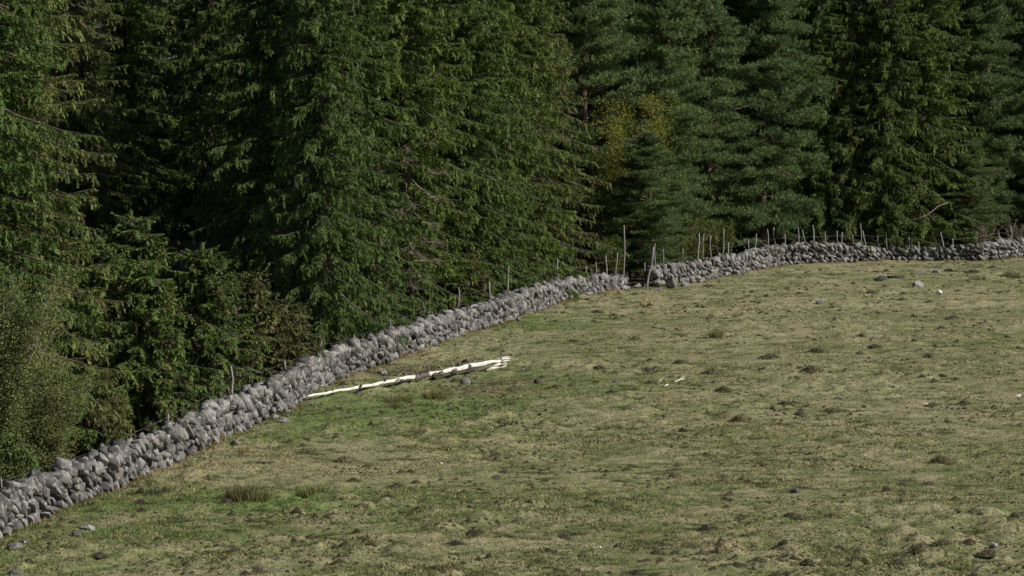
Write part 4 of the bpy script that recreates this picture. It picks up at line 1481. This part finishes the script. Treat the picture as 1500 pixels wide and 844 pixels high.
tree('P', 1462, 11, 'dark shaded pine past the bare dark trunk', 2.4, 1.1, GE)
tree('Q', 1525, 9, 'blue green pine with low boughs at the end of the wall', 5.0, 1.0, GE)
tree('Q', 1420, 8, 'low green pine boughs between the last spruce and the wall end', 1.0, (.65, .65, .45), GE)
for i, px in enumerate((896, 935, 985, 1012, 1052, 1090, 1135)):
    tree('S', px, (3.5, 4.5, 3.2, 5, 4, 5, 3)[i], ('bright leaved bush in the hollow next to the gateway', 'leafy bush right behind the gateway gap', 'leafy bush above the gateway boulders',
         'sunlit yellow green bush behind the stakes', 'leafy bush between the two tallest stakes of the further wall', 'dark glossy bush where the further wall humps', 'bright green bush at three close stakes')[i],
         None, (1.0, 1.25, .95, 1.3, 1.1, 1.1, .95)[i], 'leafy bushes behind the stakes')
for i, px in enumerate((1205, 1310, 1440, 1490)):
    tree('T', px, (3, 4, 4, 3)[i], ('thin half bare bush under the fresh green spruces', 'bare bush where the wall dips lowest', 'grey leafless bush in front of the dark pine', 'grey leafless bush by the last stake')[i], None, (.7, .8, 1.1, 1)[i], 'half bare bushes behind the wall')

tree('Y', 185, 0, 'shaded young spruce inside the dark hollow behind the bushy ones', 1.0, (1.3, 1.3, 1.1), 'young spruces behind the wall', dist=158)
tree('Y', 130, 0, 'shaded young spruce deep behind the corner spruce', 2.0, (1.3, 1.3, 1.0), 'young spruces behind the wall', dist=150)

# broken pale limb hanging from the last green spruce
mb = MB()
yl = sp_limb.location.y - 5.2
a, c = at_dist(1331, 336, yl), at_dist(1388, 310, yl + 1.5)
mid = a.lerp(c, .5) + Vector((0, 0, -.22))
mb.tube([a, a.lerp(mid, .5) + Vector((0, 0, -.08)), mid, mid.lerp(c, .5) + Vector((0, 0, .16)), c], [.012, .024, .03, .03, .03], 6, jit=.3)
mb.tube([mid, mid + Vector((.6, .2, -.5))], [.03, .01], 4)
inv = (Matrix.Translation(sp_limb.location) @ sp_limb.rotation_euler.to_matrix().to_4x4() @ Matrix.Diagonal((*sp_limb.scale, 1))).inverted()
o = link('broken_limb', mb.mesh('broken_limb', M_dead), sp_limb)
o.matrix_local = inv
o['label'] = 'pale broken limb hanging low'

# bare dark trunk at the top
mb = MB()
p = at_dist(1412, 100, 263)
gz = float(ground_low(p.x, p.y))
mb.tube([(0, 0, 0), (.05, 0, 5), (0, 0, 11), (-.08, 0, 16), (0, 0, 24)], [.42, .36, .33, .27, .1], 10, jit=.1)
for z, az, L in ((15, .3, 3), (16.2, 2.6, 2.4), (17.5, -.5, 2), (13, .1, 3.2), (11.5, -.4, 3), (18, 3.4, 2)):
    mb.tube([(0, 0, z), (math.cos(az) * L * .5, math.sin(az) * L * .5, z + .3), (math.cos(az) * L, math.sin(az) * L, z - .1)], [.07, .045, .015], 5)
o = empty('bare_tree', (p.x, p.y, gz))
link('trunk', mb.mesh('bare_trunk', M_bark, smooth=True), o)
tag(o, 'thick bare dark trunk rising between the last green spruce and the dark pine', 'tree')

# the forest behind: rows of tall trees, only their dark flanks show between the front ones
back = []
for row, (off, gap) in enumerate(((11.5, 62), (17, 60), (24, 60), (32, 52), (43, 50))):
    px = -150 + 31 * row
    while px < 1000:
        if not ((row == 0 and -60 < px < 560) or (row == 1 and -100 < px < 450) or (row == 2 and -60 < px < 340) or (row == 3 and 40 < px < 270)): back.append((px + random.uniform(-12, 12), off + random.uniform(-1.5, 1.5)))
        px += gap
for row, off in enumerate((17, 24, 32, 42)):
    px = 1000 + 35 * row
    while px < 1700:
        back.append((px + random.uniform(-12, 12), off + random.uniform(-2, 2)))
        px += 78
for px, dd_ in ((540, 211), (602, 216), (470, 187), (478, 222), (395, 200)):  # extra spruces added behind the edge trees to keep sun off the gap
    tree('B', px, 0, 'spruce added deep behind the edge trees to shade the black gap', None, 1.05, 'spruces deep in the forest', dist=dd_)
back += [(1590, 6), (1650, 9), (1700, 14), (1760, 8)]
for i, (px, bk) in enumerate(back):
    tree('BCA'[i % 3], px, bk, 'spruce added deep behind the edge trees to shade the black gap', None, random.uniform(1.0, 1.2), 'spruces deep in the forest')
